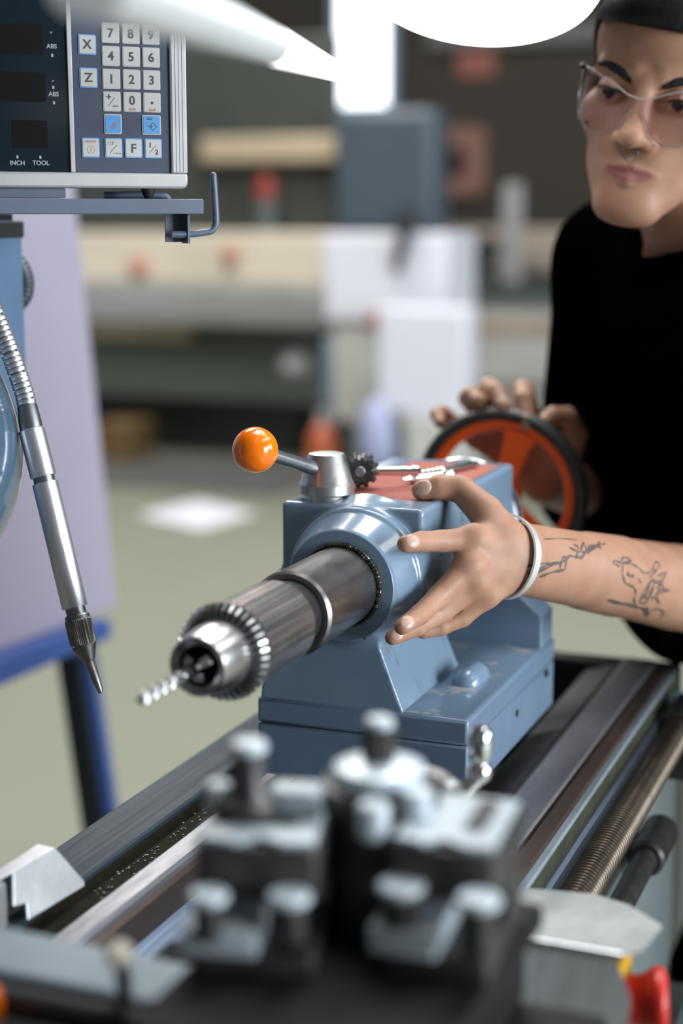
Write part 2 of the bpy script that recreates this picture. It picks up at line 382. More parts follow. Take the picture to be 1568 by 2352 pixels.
def bx(c, h, rd=0.0, F=None):
    c = np.asarray(c, np.float32); h = np.asarray(h, np.float32)-rd; F_ = None if F is None else np.asarray(F, np.float32)
    def fn(p):
        q = p-c
        if F_ is not None: q = q@F_
        q = np.abs(q)-h
        return np.linalg.norm(np.maximum(q, 0), axis=1)+np.minimum(q.max(1), 0)-rd
    return Prim(fn, c, float(np.linalg.norm(h))+rd)
def cyly(c, r0, r1, y0, y1, rd=0.0):      # cone frustum along +Y about (c.x, c.z)
    c = np.asarray(c, np.float32)
    def fn(p):
        t = np.clip((p[:, 1]-y0)/(y1-y0), 0, 1); rr = r0+(r1-r0)*t
        q0 = np.hypot(p[:, 0]-c[0], p[:, 2]-c[1])-rr+rd; q1 = np.abs(p[:, 1]-(y0+y1)/2)-(y1-y0)/2+rd
        q = np.stack([q0, q1], 1)
        return np.linalg.norm(np.maximum(q, 0), axis=1)+np.minimum(q.max(1), 0)-rd
    return Prim(fn, (c[0], (y0+y1)/2, c[1]), math.hypot(max(r0, r1), (y1-y0)/2))
def halfprism(planes, c, r):              # intersection of half-spaces n.x<=d
    Nn = np.array([unit(q[:3]) for q in planes], np.float32); D = np.array([q[3] for q in planes], np.float32)
    return Prim(lambda p: (p@Nn.T-D).max(1), c, r)
def evalsdf(ops, p, c=None, h=None):
    d = np.full(len(p), 1e3, np.float32)
    for op, pr, k in ops:
        if c is not None and np.linalg.norm(pr.c-c)-pr.r > 2*h+k+0.012: continue
        e = pr.fn(p).astype(np.float32)
        if op == '-':
            e = -e
            if k:
                hh = np.clip(0.5-0.5*(d-e)/k, 0, 1); d = d+(e-d)*hh+k*hh*(1-hh)
            else: d = np.maximum(d, e)
        else:
            if k:
                hh = np.clip(0.5+0.5*(d-e)/k, 0, 1); d = np.where(d > 100, e, d+(e-d)*hh-k*hh*(1-hh))
            else: d = np.minimum(d, e)
    return d
def sdfmesh(ops, vox, smooth=2, newton=False, nb=10):
    un = [(pr.c-pr.r, pr.c+pr.r) for op, pr, k in ops if op == '+']
    lo = np.min([u[0] for u in un], 0)-3*vox; hi = np.max([u[1] for u in un], 0)+3*vox
    B = vox*nb; nbk = np.ceil((hi-lo)/B).astype(int)
    gi = np.stack(np.meshgrid(*[np.arange(k) for k in nbk], indexing='ij'), -1).reshape(-1, 3)
    cen = (lo+(gi+0.5)*B).astype(np.float32)
    hd = B*0.866
    dc = np.concatenate([evalsdf(ops, q) for q in np.array_split(cen, max(1, len(cen)//200000+1))])
    act = gi[np.abs(dc) < hd*1.6+0.003]
    l = np.stack(np.meshgrid(*[np.arange(nb+1)]*3, indexing='ij'), -1).reshape(-1, 3)
    D3 = (nb+1,)*3
    S = (nbk*nb+4).astype(np.int64)
    key = lambda ijk: (ijk[:, 0]*S[1]+ijk[:, 1])*S[2]+ijk[:, 2]
    ck, cv, quads = [], [], []
    off = [(0,0,0),(1,0,0),(0,1,0),(0,0,1),(1,1,0),(1,0,1),(0,1,1),(1,1,1)]
    ed = [(a, b) for a in range(8) for b in range(a+1, 8) if sum(abs(off[a][i]-off[b][i]) for i in range(3)) == 1]
    for g in act:
        p = (lo+(g*nb+l)*vox).astype(np.float32)
        d = evalsdf(ops, p, (lo+(g+0.5)*B).astype(np.float32), hd).reshape(D3)
        if d.min() > 0 or d.max() < 0: continue
        cs = [d[o[0]:o[0]+nb, o[1]:o[1]+nb, o[2]:o[2]+nb] for o in off]
        neg = sum((c < 0).astype(int) for c in cs)
        ii = np.argwhere((neg > 0) & (neg < 8))
        if len(ii):
            vals = np.stack([c[ii[:, 0], ii[:, 1], ii[:, 2]] for c in cs], 1)
            acc = np.zeros((len(ii), 3)); cnt = np.zeros(len(ii))
            for a, b in ed:
                x = (vals[:, a] < 0) != (vals[:, b] < 0)
                t = np.where(x, vals[:, a]/np.where(x, vals[:, a]-vals[:, b], 1), 0)
                pos = np.array(off[a])[None]+t[:, None]*(np.array(off[b])-np.array(off[a]))[None]
                acc += np.where(x[:, None], pos, 0); cnt += x
            gk = ii+g*nb
            ck.append(key(gk)); cv.append(lo+(gk+acc/cnt[:, None])*vox)
        for ax in range(3):
            o2 = [0, 0, 0]; o2[ax] = 1
            d0 = d[:nb, :nb, :nb]; d1 = d[o2[0]:o2[0]+nb, o2[1]:o2[1]+nb, o2[2]:o2[2]+nb]
            jj = np.argwhere((d0 < 0) != (d1 < 0))
            if not len(jj): continue
            fl = d0[jj[:, 0], jj[:, 1], jj[:, 2]] < 0
            gk = jj+g*nb; u = [0, 0, 0]; v = [0, 0, 0]; u[(ax+1) % 3] = 1; v[(ax+2) % 3] = 1
            u = np.array(u); v = np.array(v)
            q = np.stack([key(gk-u-v), key(gk-v), key(gk), key(gk-u)], 1)
            q[~fl] = q[~fl][:, ::-1]; quads.append(q)
    ck = np.concatenate(ck); cv = np.concatenate(cv); quads = np.concatenate(quads)
    o = np.argsort(ck); ck = ck[o]; cv = cv[o]
    ix = np.searchsorted(ck, quads); ix = np.clip(ix, 0, len(ck)-1)
    ok = (ck[ix] == quads).all(1); ix = ix[ok]
    e = np.concatenate([ix[:, [0, 1]], ix[:, [1, 2]], ix[:, [2, 3]], ix[:, [3, 0]]])
    for _ in range(smooth):
        s = np.zeros_like(cv); c = np.zeros(len(cv))
        for k in range(3): s[:, k] = np.bincount(e[:, 0], cv[e[:, 1], k], len(cv))
        c = np.bincount(e[:, 0], minlength=len(cv)); s2 = s/np.maximum(c, 1)[:, None]
        cv = np.where(c[:, None] > 0, 0.4*cv+0.6*s2, cv)
    if newton:
        for _ in range(2):
            p = cv.astype(np.float32); d0 = evalsdf(ops, p); g = np.zeros_like(cv); h = 2e-4
            for k in range(3):
                q = p.copy(); q[:, k] += h; g[:, k] = (evalsdf(ops, q)-d0)/h
            gn = np.linalg.norm(g, axis=1)[:, None]; g = g/np.maximum(gn, 0.3)
            cv = cv-np.clip(d0, -vox, vox)[:, None]*g
    return cv, ix
def npmesh(name, v, f, org):
    me = bpy.data.meshes.new(name); k = f.shape[1]
    me.vertices.add(len(v)); me.vertices.foreach_set('co', (v-org).astype(np.float32).ravel())
    me.loops.add(f.size); me.loops.foreach_set('vertex_index', f.astype(np.int32).ravel())
    me.polygons.add(len(f)); me.polygons.foreach_set('loop_start', np.arange(0, f.size, k, dtype=np.int32))
    me.update(); me.validate()
    return me
def sdfobj(name, ops, vox, m, parent, smooth=2, newton=False, sharp=None):
    v, f = sdfmesh(ops, vox, smooth, newton)
    me = npmesh(name, v, f, ORG[parent.name])
    return link(name, me, m, parent, sharp=sharp)

# ================================================================== SETTING
I3 = np.eye(3)
FXZ = np.stack([V(1, 0, 0), V(0, 0, 1), V(0, -1, 0)], 1)     # prism plane XZ, extruded along -Y
def box(lo, hi): return MB().box(lo, hi)
struct(obj('floor', box((-9, -5, -0.1), (7, 11.9, 0)), 'floor', smooth=False))
struct(obj('wall_back', box((-9, 11.8, 0), (7, 12, 5.5)), 'wall', smooth=False))
struct(obj('wall_left', box((-9.2, -5, 0), (-9, 12, 5.5)), 'wallside', smooth=False))
struct(obj('wall_right', box((7, -5, 0), (7.2, 12, 5.5)), 'walllight', smooth=False))
struct(obj('wall_front', box((-9, -5.2, 0), (7, -5, 5.5)), 'wallside', smooth=False))
struct(obj('ceiling', box((-9.2, -5.2, 5.5), (7.2, 12, 5.6)), 'ceil', smooth=False))
wn = struct(obj('window_1', box((-4.66, 11.74, 2.13), (-4.15, 11.8, 3.4)), 'bluegrey', smooth=False))
obj('window_pane', box((-4.585, 11.72, 2.20), (-4.225, 11.745, 3.36)), 'pane', wn, smooth=False)

# ================================================================== LATHE
QX, QZ = -0.476, 1.063
Y0, Y1 = 0.30, 1.765
lathe = thing('lathe', 'long grey lathe bed with oily steel ways under the blue tailstock', 'lathe', (-0.46, 1.2, 0.0))
def ext(name, poly, m, y0=Y0, y1=Y1, parent=lathe, **k): return obj(name, MB().prism(poly, FXZ, (0, 0, 0), -y1, -y0), m, parent, **k)
ext('rear_way', [(-0.652, 0.72), (-0.598, 0.72), (-0.598, 0.8735), (-0.600, 0.875), (-0.647, 0.875), (-0.652, 0.871)], 'way_dark', smooth=False)
ext('rear_way_edge', [(-0.656, 0.74), (-0.652, 0.74), (-0.652, 0.868), (-0.656, 0.868)], 'brown', smooth=False)
ext('oil_trough', [(-0.598, 0.72), (-0.566, 0.72), (-0.566, 0.872), (-0.575, 0.864), (-0.592, 0.864), (-0.598, 0.870)], 'trough', smooth=False)
ext('vee_way', [(-0.566, 0.74), (-0.5445, 0.74), (-0.5445, 0.872), (-0.547, 0.875), (-0.563, 0.876), (-0.566, 0.874)], 'way', smooth=False)
ext('inner_cheek', [(-0.5445, 0.72), (-0.540, 0.72), (-0.540, 0.866), (-0.5445, 0.868)], 'brown', smooth=False)
ext('inner_ledge', [(-0.540, 0.72), (-0.505, 0.72), (-0.505, 0.832), (-0.540, 0.842)], 'blueway', smooth=False)
ext('inner_well', [(-0.505, 0.66), (-0.39, 0.66), (-0.39, 0.70), (-0.505, 0.70)], 'trough', smooth=False)
ext('front_inner_way', [(-0.39, 0.66), (-0.350, 0.66), (-0.350, 0.866), (-0.356, 0.868), (-0.39, 0.858)], 'darkdirt', smooth=False)
ext('front_way_cheek', [(-0.350, 0.70), (-0.346, 0.70), (-0.346, 0.874), (-0.350, 0.871)], 'brown', smooth=False)
ext('front_way', [(-0.346, 0.70), (-0.311, 0.70), (-0.311, 0.874), (-0.313, 0.8755), (-0.343, 0.876), (-0.346, 0.874)], 'way', smooth=False)
ext('front_way_edge', [(-0.311, 0.70), (-0.3085, 0.70), (-0.3085, 0.870), (-0.311, 0.8735)], 'trough', smooth=False)
ext('front_cheek', [(-0.3085, 0.70), (-0.294, 0.70), (-0.294, 0.8690), (-0.296, 0.8715), (-0.3085, 0.8725)], 'brown', smooth=False)
ext('front_ledge', [(-0.294, 0.70), (-0.2875, 0.70), (-0.2875, 0.8675), (-0.289, 0.869), (-0.294, 0.869)], 'greyplate', smooth=False)
ext('front_lip', [(-0.2875, 0.848), (-0.2868, 0.848), (-0.2868, 0.866), (-0.2875, 0.8665)], 'olive', smooth=False)
ext('rack', [(-0.2875, 0.835), (-0.2825, 0.835), (-0.2825, 0.847), (-0.2835, 0.848), (-0.2875, 0.848)], 'blueway', smooth=False)
ext('front_wall', [(-0.2945, 0.46), (-0.2845, 0.46), (-0.2845, 0.835), (-0.2945, 0.835)], 'pedestal', smooth=False)
# leadscrew with a real helical thread
def screw(x, z, r, y0, y1, pitch, dep, n=26, steps=10):
    turns = (y1-y0)/pitch; ny = int(turns*steps); mb = MB(); v = []; a = np.arange(n)*2*math.pi/n
    for i in range(ny+1):
        y = y0+(y1-y0)*i/ny
        ph = ((y/pitch - a/(2*math.pi)) % 1.0)
        prof = np.clip((np.abs(ph-0.5)-0.13)/0.1, 0, 1)
        rr = r-dep*prof
        v.append(np.c_[x+rr*np.cos(a), np.full(n, y), z+rr*np.sin(a)])
    f = []
    for i in range(ny):
        for j in range(n):
            k = (j+1) % n; f.append((i*n+j, (i+1)*n+j, (i+1)*n+k, i*n+k))
    return mb.add(np.concatenate(v), f)
obj('leadscrew', screw(-0.262, 0.843, 0.0150, 0.95, 1.66, 0.006, 0.0016), 'screw', lathe, sharp=None)
mb = MB().cyl((-0.262, 0.8, 0.765), (-0.262, 1.52, 0.765), 0.0115).cyl((-0.262, 1.46, 0.765), (-0.262, 1.54, 0.765), 0.018, bev=0.003)
obj('feed_rod', mb, 'darksteel', lathe)
mb = MB().box((-0.284, 1.62, 0.79), (-0.240, 1.70, 0.84)).cyl((-0.262, 1.62, 0.843), (-0.262, 1.70, 0.843), 0.0215, bev=0.003)
obj('end_bracket', mb, 'darksteel', lathe, bevel=0.004)
obj('bed_end', MB().box((-0.655, Y1, 0.60), (-0.288, Y1+0.03, 0.868)), 'darkdirt', lathe, bevel=0.004)
obj('chip_tray', MB().box((-0.70, 0.0, 0.48), (-0.24, 1.76, 0.50)).box((-0.25, 0.0, 0.50), (-0.24, 1.76, 0.53)).box((-0.70, 0.0, 0.50), (-0.69, 1.76, 0.53)), 'pedestal', lathe, smooth=False)
obj('bed_foot', MB().box((-0.62, 1.70, 0.30), (-0.305, 2.10, 0.735)), 'pedestal', lathe, bevel=0.01)
obj('pedestal', MB().box((-0.66, 1.3, 0.0), (-0.305, 2.08, 0.48)), 'pedestal', lathe, bevel=0.01)
obj('pedestal', MB().box((-0.66, -0.1, 0.0), (-0.26, 0.5, 0.48)), 'pedestal', lathe, bevel=0.01)
# oil beads lying in the trough: nobody could count them
mb = MB()
for i in range(150):
    y = rng.uniform(0.99, 1.4); x = rng.uniform(-0.594, -0.570); rr = rng.uniform(0.0004, 0.0011)
    if i % 3 == 0: x = -0.590+0.25*(y-1.0)*0.1
    mb.ball((x, y, 0.8645), (rr, rr, rr*0.7), 8, 5)
o = obj('oil_bead', mb, 'bubble', lathe); o['kind'] = 'stuff'

# ================================================================== TAILSTOCK
ts = thing('tailstock', 'blue-grey cast iron tailstock on the lathe bed with extended steel quill', 'tailstock', (-0.466, 1.39, 0.885))
# cast body: barrel, upper box with tray, neck and rear web blended by fillets
Bz = 0.953
neck = halfprism([(0, -1, 0.10, -1.245+0.0953), (0, 1, 0, 1.400), (1, 0, 0.42, -0.4285+0.42*Bz*0.9247/0.9247), (-1, 0, 0.42, 0.562+0.42*Bz),
                  (0, 0, -1, -0.945), (0, 0, 1, 1.06)], (-0.49, 1.32, 1.0), 0.12)
# normalise the slanted planes' offsets
def hp(planes, pts, c, r): return halfprism([(n[0], n[1], n[2], float(unit(n)@np.array(p))) for n, p in zip(planes, pts)], c, r)
neck = hp([(0, -1, 0.06), (0, 1, 0), (1, 0, 0.42), (-1, 0, 0.08), (0, 0, -1), (0, 0, 1)],
          [(0, 1.2425, Bz), (0, 1.400, 0), (-0.4295, 0, Bz), (-0.5595, 0, Bz), (0, 0, 0.945), (0, 0, 1.06)], (-0.49, 1.32, 1.0), 0.13)
web = hp([(0, -1, 0), (0, 1, 0), (-1, 0, 0), (1, 0, 0.0), (0, 0, -1), (1, 0, 1.2)],
         [(0, 1.488, 0), (0, 1.532, 0), (-0.50, 0, 0), (-0.374, 0, 0), (0, 0, 0.945), (-0.372, 0, 0.982)], (-0.43, 1.51, 1.0), 0.11)
ops = [('+', cyly((QX, QZ), 0.0595, 0.0595, 1.25, 1.545, 0.004), 0),
       ('+', cyly((QX, QZ), 0.0465, 0.067, 1.219, 1.285, 0.001), 0.002),
       ('+', bx((-0.484, 1.404, 1.084), (0.064, 0.141, 0.038), 0.0045), 0.004),
       ('+', neck, 0.010), ('+', web, 0.022),
       ('+', rc((-0.405, 1.345, 0.953), (-0.405, 1.372, 0.953), 0.013, 0.013), 0.006),
       ('-', cyly((QX, QZ), 0.0345, 0.0345, 1.20, 1.30), 0.002),
       ('-', bx((-0.4755, 1.420, 1.1235), (0.046, 0.113, 0.0042), 0.001), 0.0005)]
sdfobj('body', ops, 0.0016, 'paint_dirty', ts, smooth=2, newton=True, sharp=None)
obj('tray_mat', MB().prism(rrect(-0.5205, 1.308, -0.4305, 1.532, 0.003), np.stack([V(1,0,0), V(0,1,0), V(0,0,1)], 1), (0, 0, 0), 1.1195, 1.1212), 'mat', ts)
b = obj('base_plate', MB().box((-0.562, 1.240, 0.9305), (-0.3715, 1.534, Bz)), 'paint', ts, bevel=0.003)
obj('plate_top', MB().box((-0.558, 1.244, Bz-0.001), (-0.3755, 1.530, Bz+0.0003)), 'base_top', b, smooth=False)
b2 = obj('base', MB().box((-0.562, 1.241, 0.884), (-0.3722, 1.5335, 0.930)), 'paint', ts, bevel=0.002)
obj('recess_shade', MB().cyl((-0.3735, 1.395, 0.915), (-0.3712, 1.395, 0.915), 0.0035, n=16), 'darkdirt', b2)  # dark disc on the base side paints the shade of a recess hole
obj('adjusting_screw', MB().cyl((-0.3735, 1.50, 0.925), (-0.370, 1.50, 0.925), 0.004, n=16), 'darksteel', b2)
obj('barrel_face', MB().lathe([(0.0340, 1.240), (0.0340, 1.2185), (0.0348, 1.2172), (0.0462, 1.2172), (0.0470, 1.2180), (0.0474, 1.2205), (0.0474, 1.230)], (QX, 0, QZ), (0, 1, 0), 96, cap0=False, cap1=False), 'paint_dirty', ts, sharp=30)
# quill
q = obj('quill', MB().lathe([(0.0275, 1.112), (0.0318, 1.112), (0.0337, 1.1145), (0.0337, 1.1165), (0.0331, 1.1175), (0.0331, 1.30)], (QX, 0, QZ), (0, 1, 0), 72, cap0=False, cap1=False), 'quill', ts, sharp=25)
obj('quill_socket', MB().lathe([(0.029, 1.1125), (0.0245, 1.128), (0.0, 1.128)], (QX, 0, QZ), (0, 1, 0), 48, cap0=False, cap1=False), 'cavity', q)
# grease squeezed out round the bore
mb = MB()
def smear(a0, a1, n, amp, th):
    T_ = np.linspace(R(a0), R(a1), n); k = rng.random(n); k = (k+np.roll(k, 1)+np.roll(k, 2)+np.roll(k, -1))/3.2; env = np.sin(np.linspace(0.15, math.pi-0.15, n))
    P = [(QX+(0.0344+0.0010*k[i]*env[i])*math.cos(t), 1.2172-0.0012*k[i]*env[i], QZ+(0.0344+0.0010*k[i]*env[i])*math.sin(t)) for i, t in enumerate(T_)]
    mb.tube(P, 0.0004+(th+amp*k**2)*env, 10)
smear(-75, 150, 240, 0.0014, 0.0012); smear(-10, 80, 120, 0.0030, 0.0008); smear(35, 115, 90, 0.0020, 0.0007)
for (x, z, r_) in [(-0.455, 1.0205, 1), (-0.466, 1.0195, 1.4), (-0.49, 1.0215, 0.8), (-0.478, 1.0225, 1.2), (-0.446, 1.030, 0.7)]:
    mb.ball((x, 1.2185, z), (0.0016*r_, 0.0006, 0.0009*r_), 8, 5)
g = obj('grease', mb, 'grease', ts); g['kind'] = 'stuff'
obj('bearing_flange', MB().lathe([(0.048, 1.54), (0.057, 1.542), (0.0615, 1.546), (0.0615, 1.560), (0.058, 1.566), (0.03, 1.568), (0.03, 1.60), (0.018, 1.605), (0.018, 1.70)], (QX, 0, QZ-0.003), (0, 1, 0), 56), 'rod', ts, sharp=25)
obj('flange_edge', MB().torus((QX, 1.5625, QZ-0.003), (0, 1, 0), 0.0605, 0.0022, 64, 8), 'steel', ts)
# oil plug on the barrel top
obj('oil_plug', MB().ball((-0.466, 1.258, 1.1185), (0.0045, 0.0045, 0.002), 16, 8), 'zinc', ts)
# clamping lever: boss, rod, ball
CX, CY = -0.5160, 1.2880
lv = obj('clamp_lever', MB().lathe([(0.019, 1.1215), (0.019, 1.1262), (0.0232, 1.1268), (0.0238, 1.1278), (0.0238, 1.1355), (0.0222, 1.1385), (0.0163, 1.1600), (0.0152, 1.1615), (0.013, 1.162)], (CX, CY, 0), (0, 0, 1), 48), 'zinc', ts, sharp=25)
BALL = V(-0.5455, 1.2050, 1.1740)
d = unit(BALL-V(CX, CY, 1.1450))
obj('lever_rod', MB().cyl(V(CX, CY, 1.1450)+d*0.004, BALL, 0.0063, 0.0055, 24), 'rod', lv)
obj('ball_knob', MB().ball(BALL, 0.0188, 40, 24).cyl(BALL-d*0.0165, BALL-d*0.0192, 0.0095, 0.0085, 28), 'orange', lv, sharp=60)
# handwheel
HW = V(QX, 1.700, QZ)
hw = obj('handwheel', MB().lathe([(0.0, -0.012), (0.017, -0.012), (0.020, -0.008), (0.020, 0.016), (0.0, 0.018)], HW, (0, 1, 0), 36, cap0=False, cap1=False), 'redwheel', ts)
obj('rim', MB().torus(HW, (0, 1, 0), 0.0800, 0.006, 80, 14, sq=(0.0085, 0.0095)), 'redwheel', hw, sharp=None)
obj('grip_ring', MB().torus(HW, (0, 1, 0), 0.0885, 0.008, 80, 16, sq=(0.0085, 0.0125)), 'grip', hw, sharp=None)
for k, a in enumerate((72, 192, 312)):
    ca, sa = math.cos(R(a)), math.sin(R(a)); e = V(ca, 0, sa); t = V(-sa, 0, ca)
    mb = MB(); v = []
    for r_, wd, th, yo in ((0.012, 0.0105, 0.006, -0.004), (0.035, 0.0125, 0.0055, -0.006), (0.060, 0.0155, 0.005, -0.004), (0.080, 0.022, 0.005, 0.0)):
        for s1, s2 in ((-1, -1), (1, -1), (1, 1), (-1, 1)): v.append(HW+e*r_+t*wd*s1+V(0, 1, 0)*(yo+th*s2))
    f = [(0, 1, 2, 3), (12, 15, 14, 13)]
    for i in range(3):
        for j in range(4): f.append((i*4+j, (i+1)*4+j, (i+1)*4+(j+1) % 4, i*4+(j+1) % 4))
    obj('spoke', mb.add(v, f), 'redwheel', hw, bevel=0.002)

# ================================================================== DRILL CHUCK, DRILL
ck = thing('drill_chuck', 'shiny steel keyed drill chuck with toothed ring held in the quill', 'drill chuck', (QX, 1.0, QZ))
def slv(i, r, a): return r-0.0007*(np.arange(len(a)) % 8 == 0)*(1 if 2 < i < 7 else 0)
obj('sleeve', MB().lathe([(0.029, 1.0015), (0.0322, 1.0015), (0.0325, 1.003), (0.0325, 1.0035), (0.0325, 1.05), (0.0325, 1.084), (0.0325, 1.0845), (0.0318, 1.086), (0.027, 1.0865)], (QX, 0, QZ), (0, 1, 0), 240, rfun=slv), 'chuck', ck, sharp=20)
obj('arbor_collar', MB().lathe([(0.0268, 1.0865), (0.0268, 1.115), (0.020, 1.13)], (QX, 0, QZ), (0, 1, 0), 48), 'cavity', ck)
# gear ring: bevel teeth facing forward
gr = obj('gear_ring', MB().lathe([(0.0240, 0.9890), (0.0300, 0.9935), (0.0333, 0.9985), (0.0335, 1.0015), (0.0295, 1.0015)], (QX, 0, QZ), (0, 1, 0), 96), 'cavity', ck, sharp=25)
tooth = MB(); NT = 38
v = []
for (r_, y_, w_) in ((0.0243, 0.9895, 0.0009), (0.0345, 0.9990, 0.0014), (0.0347, 1.0010, 0.0016), (0.0246, 0.9848, 0.0006), (0.0318, 0.9885, 0.0009), (0.0352, 0.9940, 0.0011)):
    for s_ in (-1, 1): v.append((r_, y_-1.0, s_*w_))
v = np.array(v)
tf = [(0, 1, 3, 2), (2, 3, 5, 4), (0, 6, 7, 1), (6, 8, 9, 7), (8, 10, 11, 9), (10, 4, 5, 11), (0, 2, 10, 8), (0, 8, 6), (2, 4, 10), (1, 9, 11, 3), (1, 7, 9), (3, 11, 5)]
tme = None
for k in range(NT):
    if tme is None:
        mb = MB().add(np.c_[v[:, 0], v[:, 1], v[:, 2]]+V(QX, 1.0, QZ), tf)
        o0 = obj('tooth', mb, 'steel', gr, smooth=False); tme = o0
        v2 = np.array([q.co[:] for q in o0.data.vertices]); org = ORG['drill_chuck']
        o0.data.vertices.foreach_set('co', (v2+org-V(QX, 1.0, QZ)).ravel()); o0.data.update()
        o0.location = V(QX, 1.0, QZ)-org
    else:
        c = o0.copy(); COL.objects.link(c); c.parent = gr; c.rotation_euler = (0, 2*math.pi*k/NT, 0); ORG[c.name] = ORG['drill_chuck']
obj('nose', MB().lathe([(0.0145, 0.956), (0.0188, 0.9525), (0.0206, 0.9533), (0.0216, 0.9560), (0.0240, 0.975), (0.0244, 0.980), (0.0244, 0.9895)], (QX, 0, QZ), (0, 1, 0), 72, cap0=False), 'chuck', ck, sharp=30)
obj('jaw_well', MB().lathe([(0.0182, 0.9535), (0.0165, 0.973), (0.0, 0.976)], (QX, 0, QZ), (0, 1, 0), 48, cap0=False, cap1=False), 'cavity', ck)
for k in range(3):
    a = R(35+120*k); e = V(math.cos(a), 0, math.sin(a)); t = V(-math.sin(a), 0, math.cos(a))
    F = np.stack([e, V(0, 1, 0), t], 1)
    obj('jaw', MB().prism([(0.0047, 0.951), (0.0105, 0.9535), (0.0165, 0.968), (0.0165, 0.978), (0.0047, 0.978)], F, (QX, 0, QZ), -0.0035, 0.0035), 'chuck', ck, bevel=0.0008)
dr = thing('twist_drill', 'short twist drill gripped in the jaws of the drill chuck', 'drill bit', (QX, 0.92, QZ))
obj('shank', MB().cyl((QX, 0.925, QZ), (QX, 0.977, QZ), 0.0047, n=28, bev=0.0005), 'chrome', dr)
def drillmb(n=28, r=0.0042, y0=0.872, y1=0.928, turns=2.4, ny=70):
    a = np.arange(n)*2*math.pi/n; v = []
    base = r*np.where(np.abs(((a/math.pi) % 1)-0.5) < 0.27, 0.46+0.9*np.abs(((a/math.pi) % 1)-0.5), 1.0)
    for i in range(ny+1):
        t = i/ny; y = y0+(y1-y0)*t; ta = a+turns*2*math.pi*t
        s = min(1, 0.25+t*14); fl = np.clip((1-t)*8, 0, 1); rr = (base*fl+r*(1-fl))*s
        v.append(np.c_[QX+rr*np.cos(ta), np.full(n, y), QZ+rr*np.sin(ta)])
    f = [tuple(range(n))]
    for i in range(ny):
        for j in range(n):
            k = (j+1) % n; f.append((i*n+j, (i+1)*n+j, (i+1)*n+k, i*n+k))
    return MB().add(np.concatenate(v), f)
obj('flutes', drillmb(), 'steel', dr, sharp=50)

# ================================================================== SMALL TOOLS ON THE MAT
MZ = 1.1212
kc = V(-0.5085, 1.352, MZ+0.0172)
ax = unit(V(0.30, -0.94, 0.05))
kt = thing('chuck_key', 'black toothed chuck key with steel cross bar lying on the red mat', 'chuck key', (kc[0], kc[1], MZ))
def gearr(i, r, a): return r*(1-0.17*(((a*12/(2*math.pi)) % 1) < 0.5)*(1 if 0 < i < 4 else 0))
obj('gear_head', MB().lathe([(0.006, 0.0105), (0.0120, 0.0105), (0.0160, 0.0035), (0.0164, -0.005), (0.010, -0.006)][::-1], kc, ax, 96, rfun=gearr), 'darksteel', kt, sharp=25)
obj('pilot_pin', MB().cyl(kc+ax*0.010, kc+ax*0.018, 0.0048, n=24, bev=0.0008), 'rod', kt)
obj('stem', MB().cyl(kc-ax*0.004, kc-ax*0.028, 0.0080, n=24, bev=0.001), 'darksteel', kt)
hb = kc-ax*0.0135; bar = unit(V(0.80, 0.60, -0.035))
hb0 = kc+V(0.006, 0.004, -0.0015)
obj('cross_bar', MB().cyl(hb0, hb0+bar*0.042, 0.0043, n=24).cyl(hb0+bar*0.030, hb0+bar*0.034, 0.0047, n=24).lathe([(0.0043, 0.0), (0.0050, 0.001), (0.0050, 0.006), (0.003, 0.008)], hb0+bar*0.040, bar, 24), 'chrome', kt)
t1 = thing('long_drill', 'slim twist drill lying farthest back on the red mat, flutes to the left', 'drill bit', (-0.462, 1.47, MZ))
a_ = V(-0.4765, 1.428, MZ+0.004); b_ = V(-0.4485, 1.512, MZ+0.004); d_ = unit(b_-a_)
obj('shank', MB().cyl(a_+d_*0.035, b_, 0.0036, n=20, bev=0.0005), 'steel', t1)
mb = MB()
for i in range(5): mb.ball(a_+d_*(0.004+i*0.0072), (0.0036, 0.0052, 0.0036), 16, 10, F=frame(d_)[:, [0, 2, 1]])
obj('flutes', mb, 'steel', t1)
t2 = thing('center_drill', 'stubby bright center drill lying beside the thumb on the red mat', 'drill bit', (-0.462, 1.40, MZ))
a_ = V(-0.4800, 1.384, MZ+0.0052); b_ = V(-0.4475, 1.438, MZ+0.0052); d_ = unit(b_-a_)
obj('body', MB().cyl(a_+d_*0.012, b_-d_*0.018, 0.0052, n=24, bev=0.0006), 'chrome', t2)
obj('tip', MB().lathe([(0.0008, 0.0), (0.0016, 0.002), (0.0017, 0.005), (0.0050, 0.0125)], a_, d_, 24), 'steel', t2)
obj('rear_tip', MB().lathe([(0.0050, 0.0), (0.0030, 0.006), (0.0034, 0.008), (0.0030, 0.012), (0.0034, 0.014), (0.0015, 0.018)], b_-d_*0.018, d_, 24), 'steel', t2)

# ================================================================== CARRIAGE, TOOL POST (foreground)
cg = thing('carriage', 'dark lathe carriage with grey rear wing and compound slide in the foreground', 'carriage', (-0.30, 0.75, 0.875))
FZ = np.stack([V(1, 0, 0), V(0, 1, 0), V(0, 0, 1)], 1)
obj('saddle', MB().box((-0.66, 0.45, 0.878), (-0.30, 0.83, 0.905)), 'slide', cg, bevel=0.004)
obj('cross_slide', MB().box((-0.42, 0.50, 0.905), (-0.16, 0.80, 0.945)), 'slide', cg, bevel=0.004)
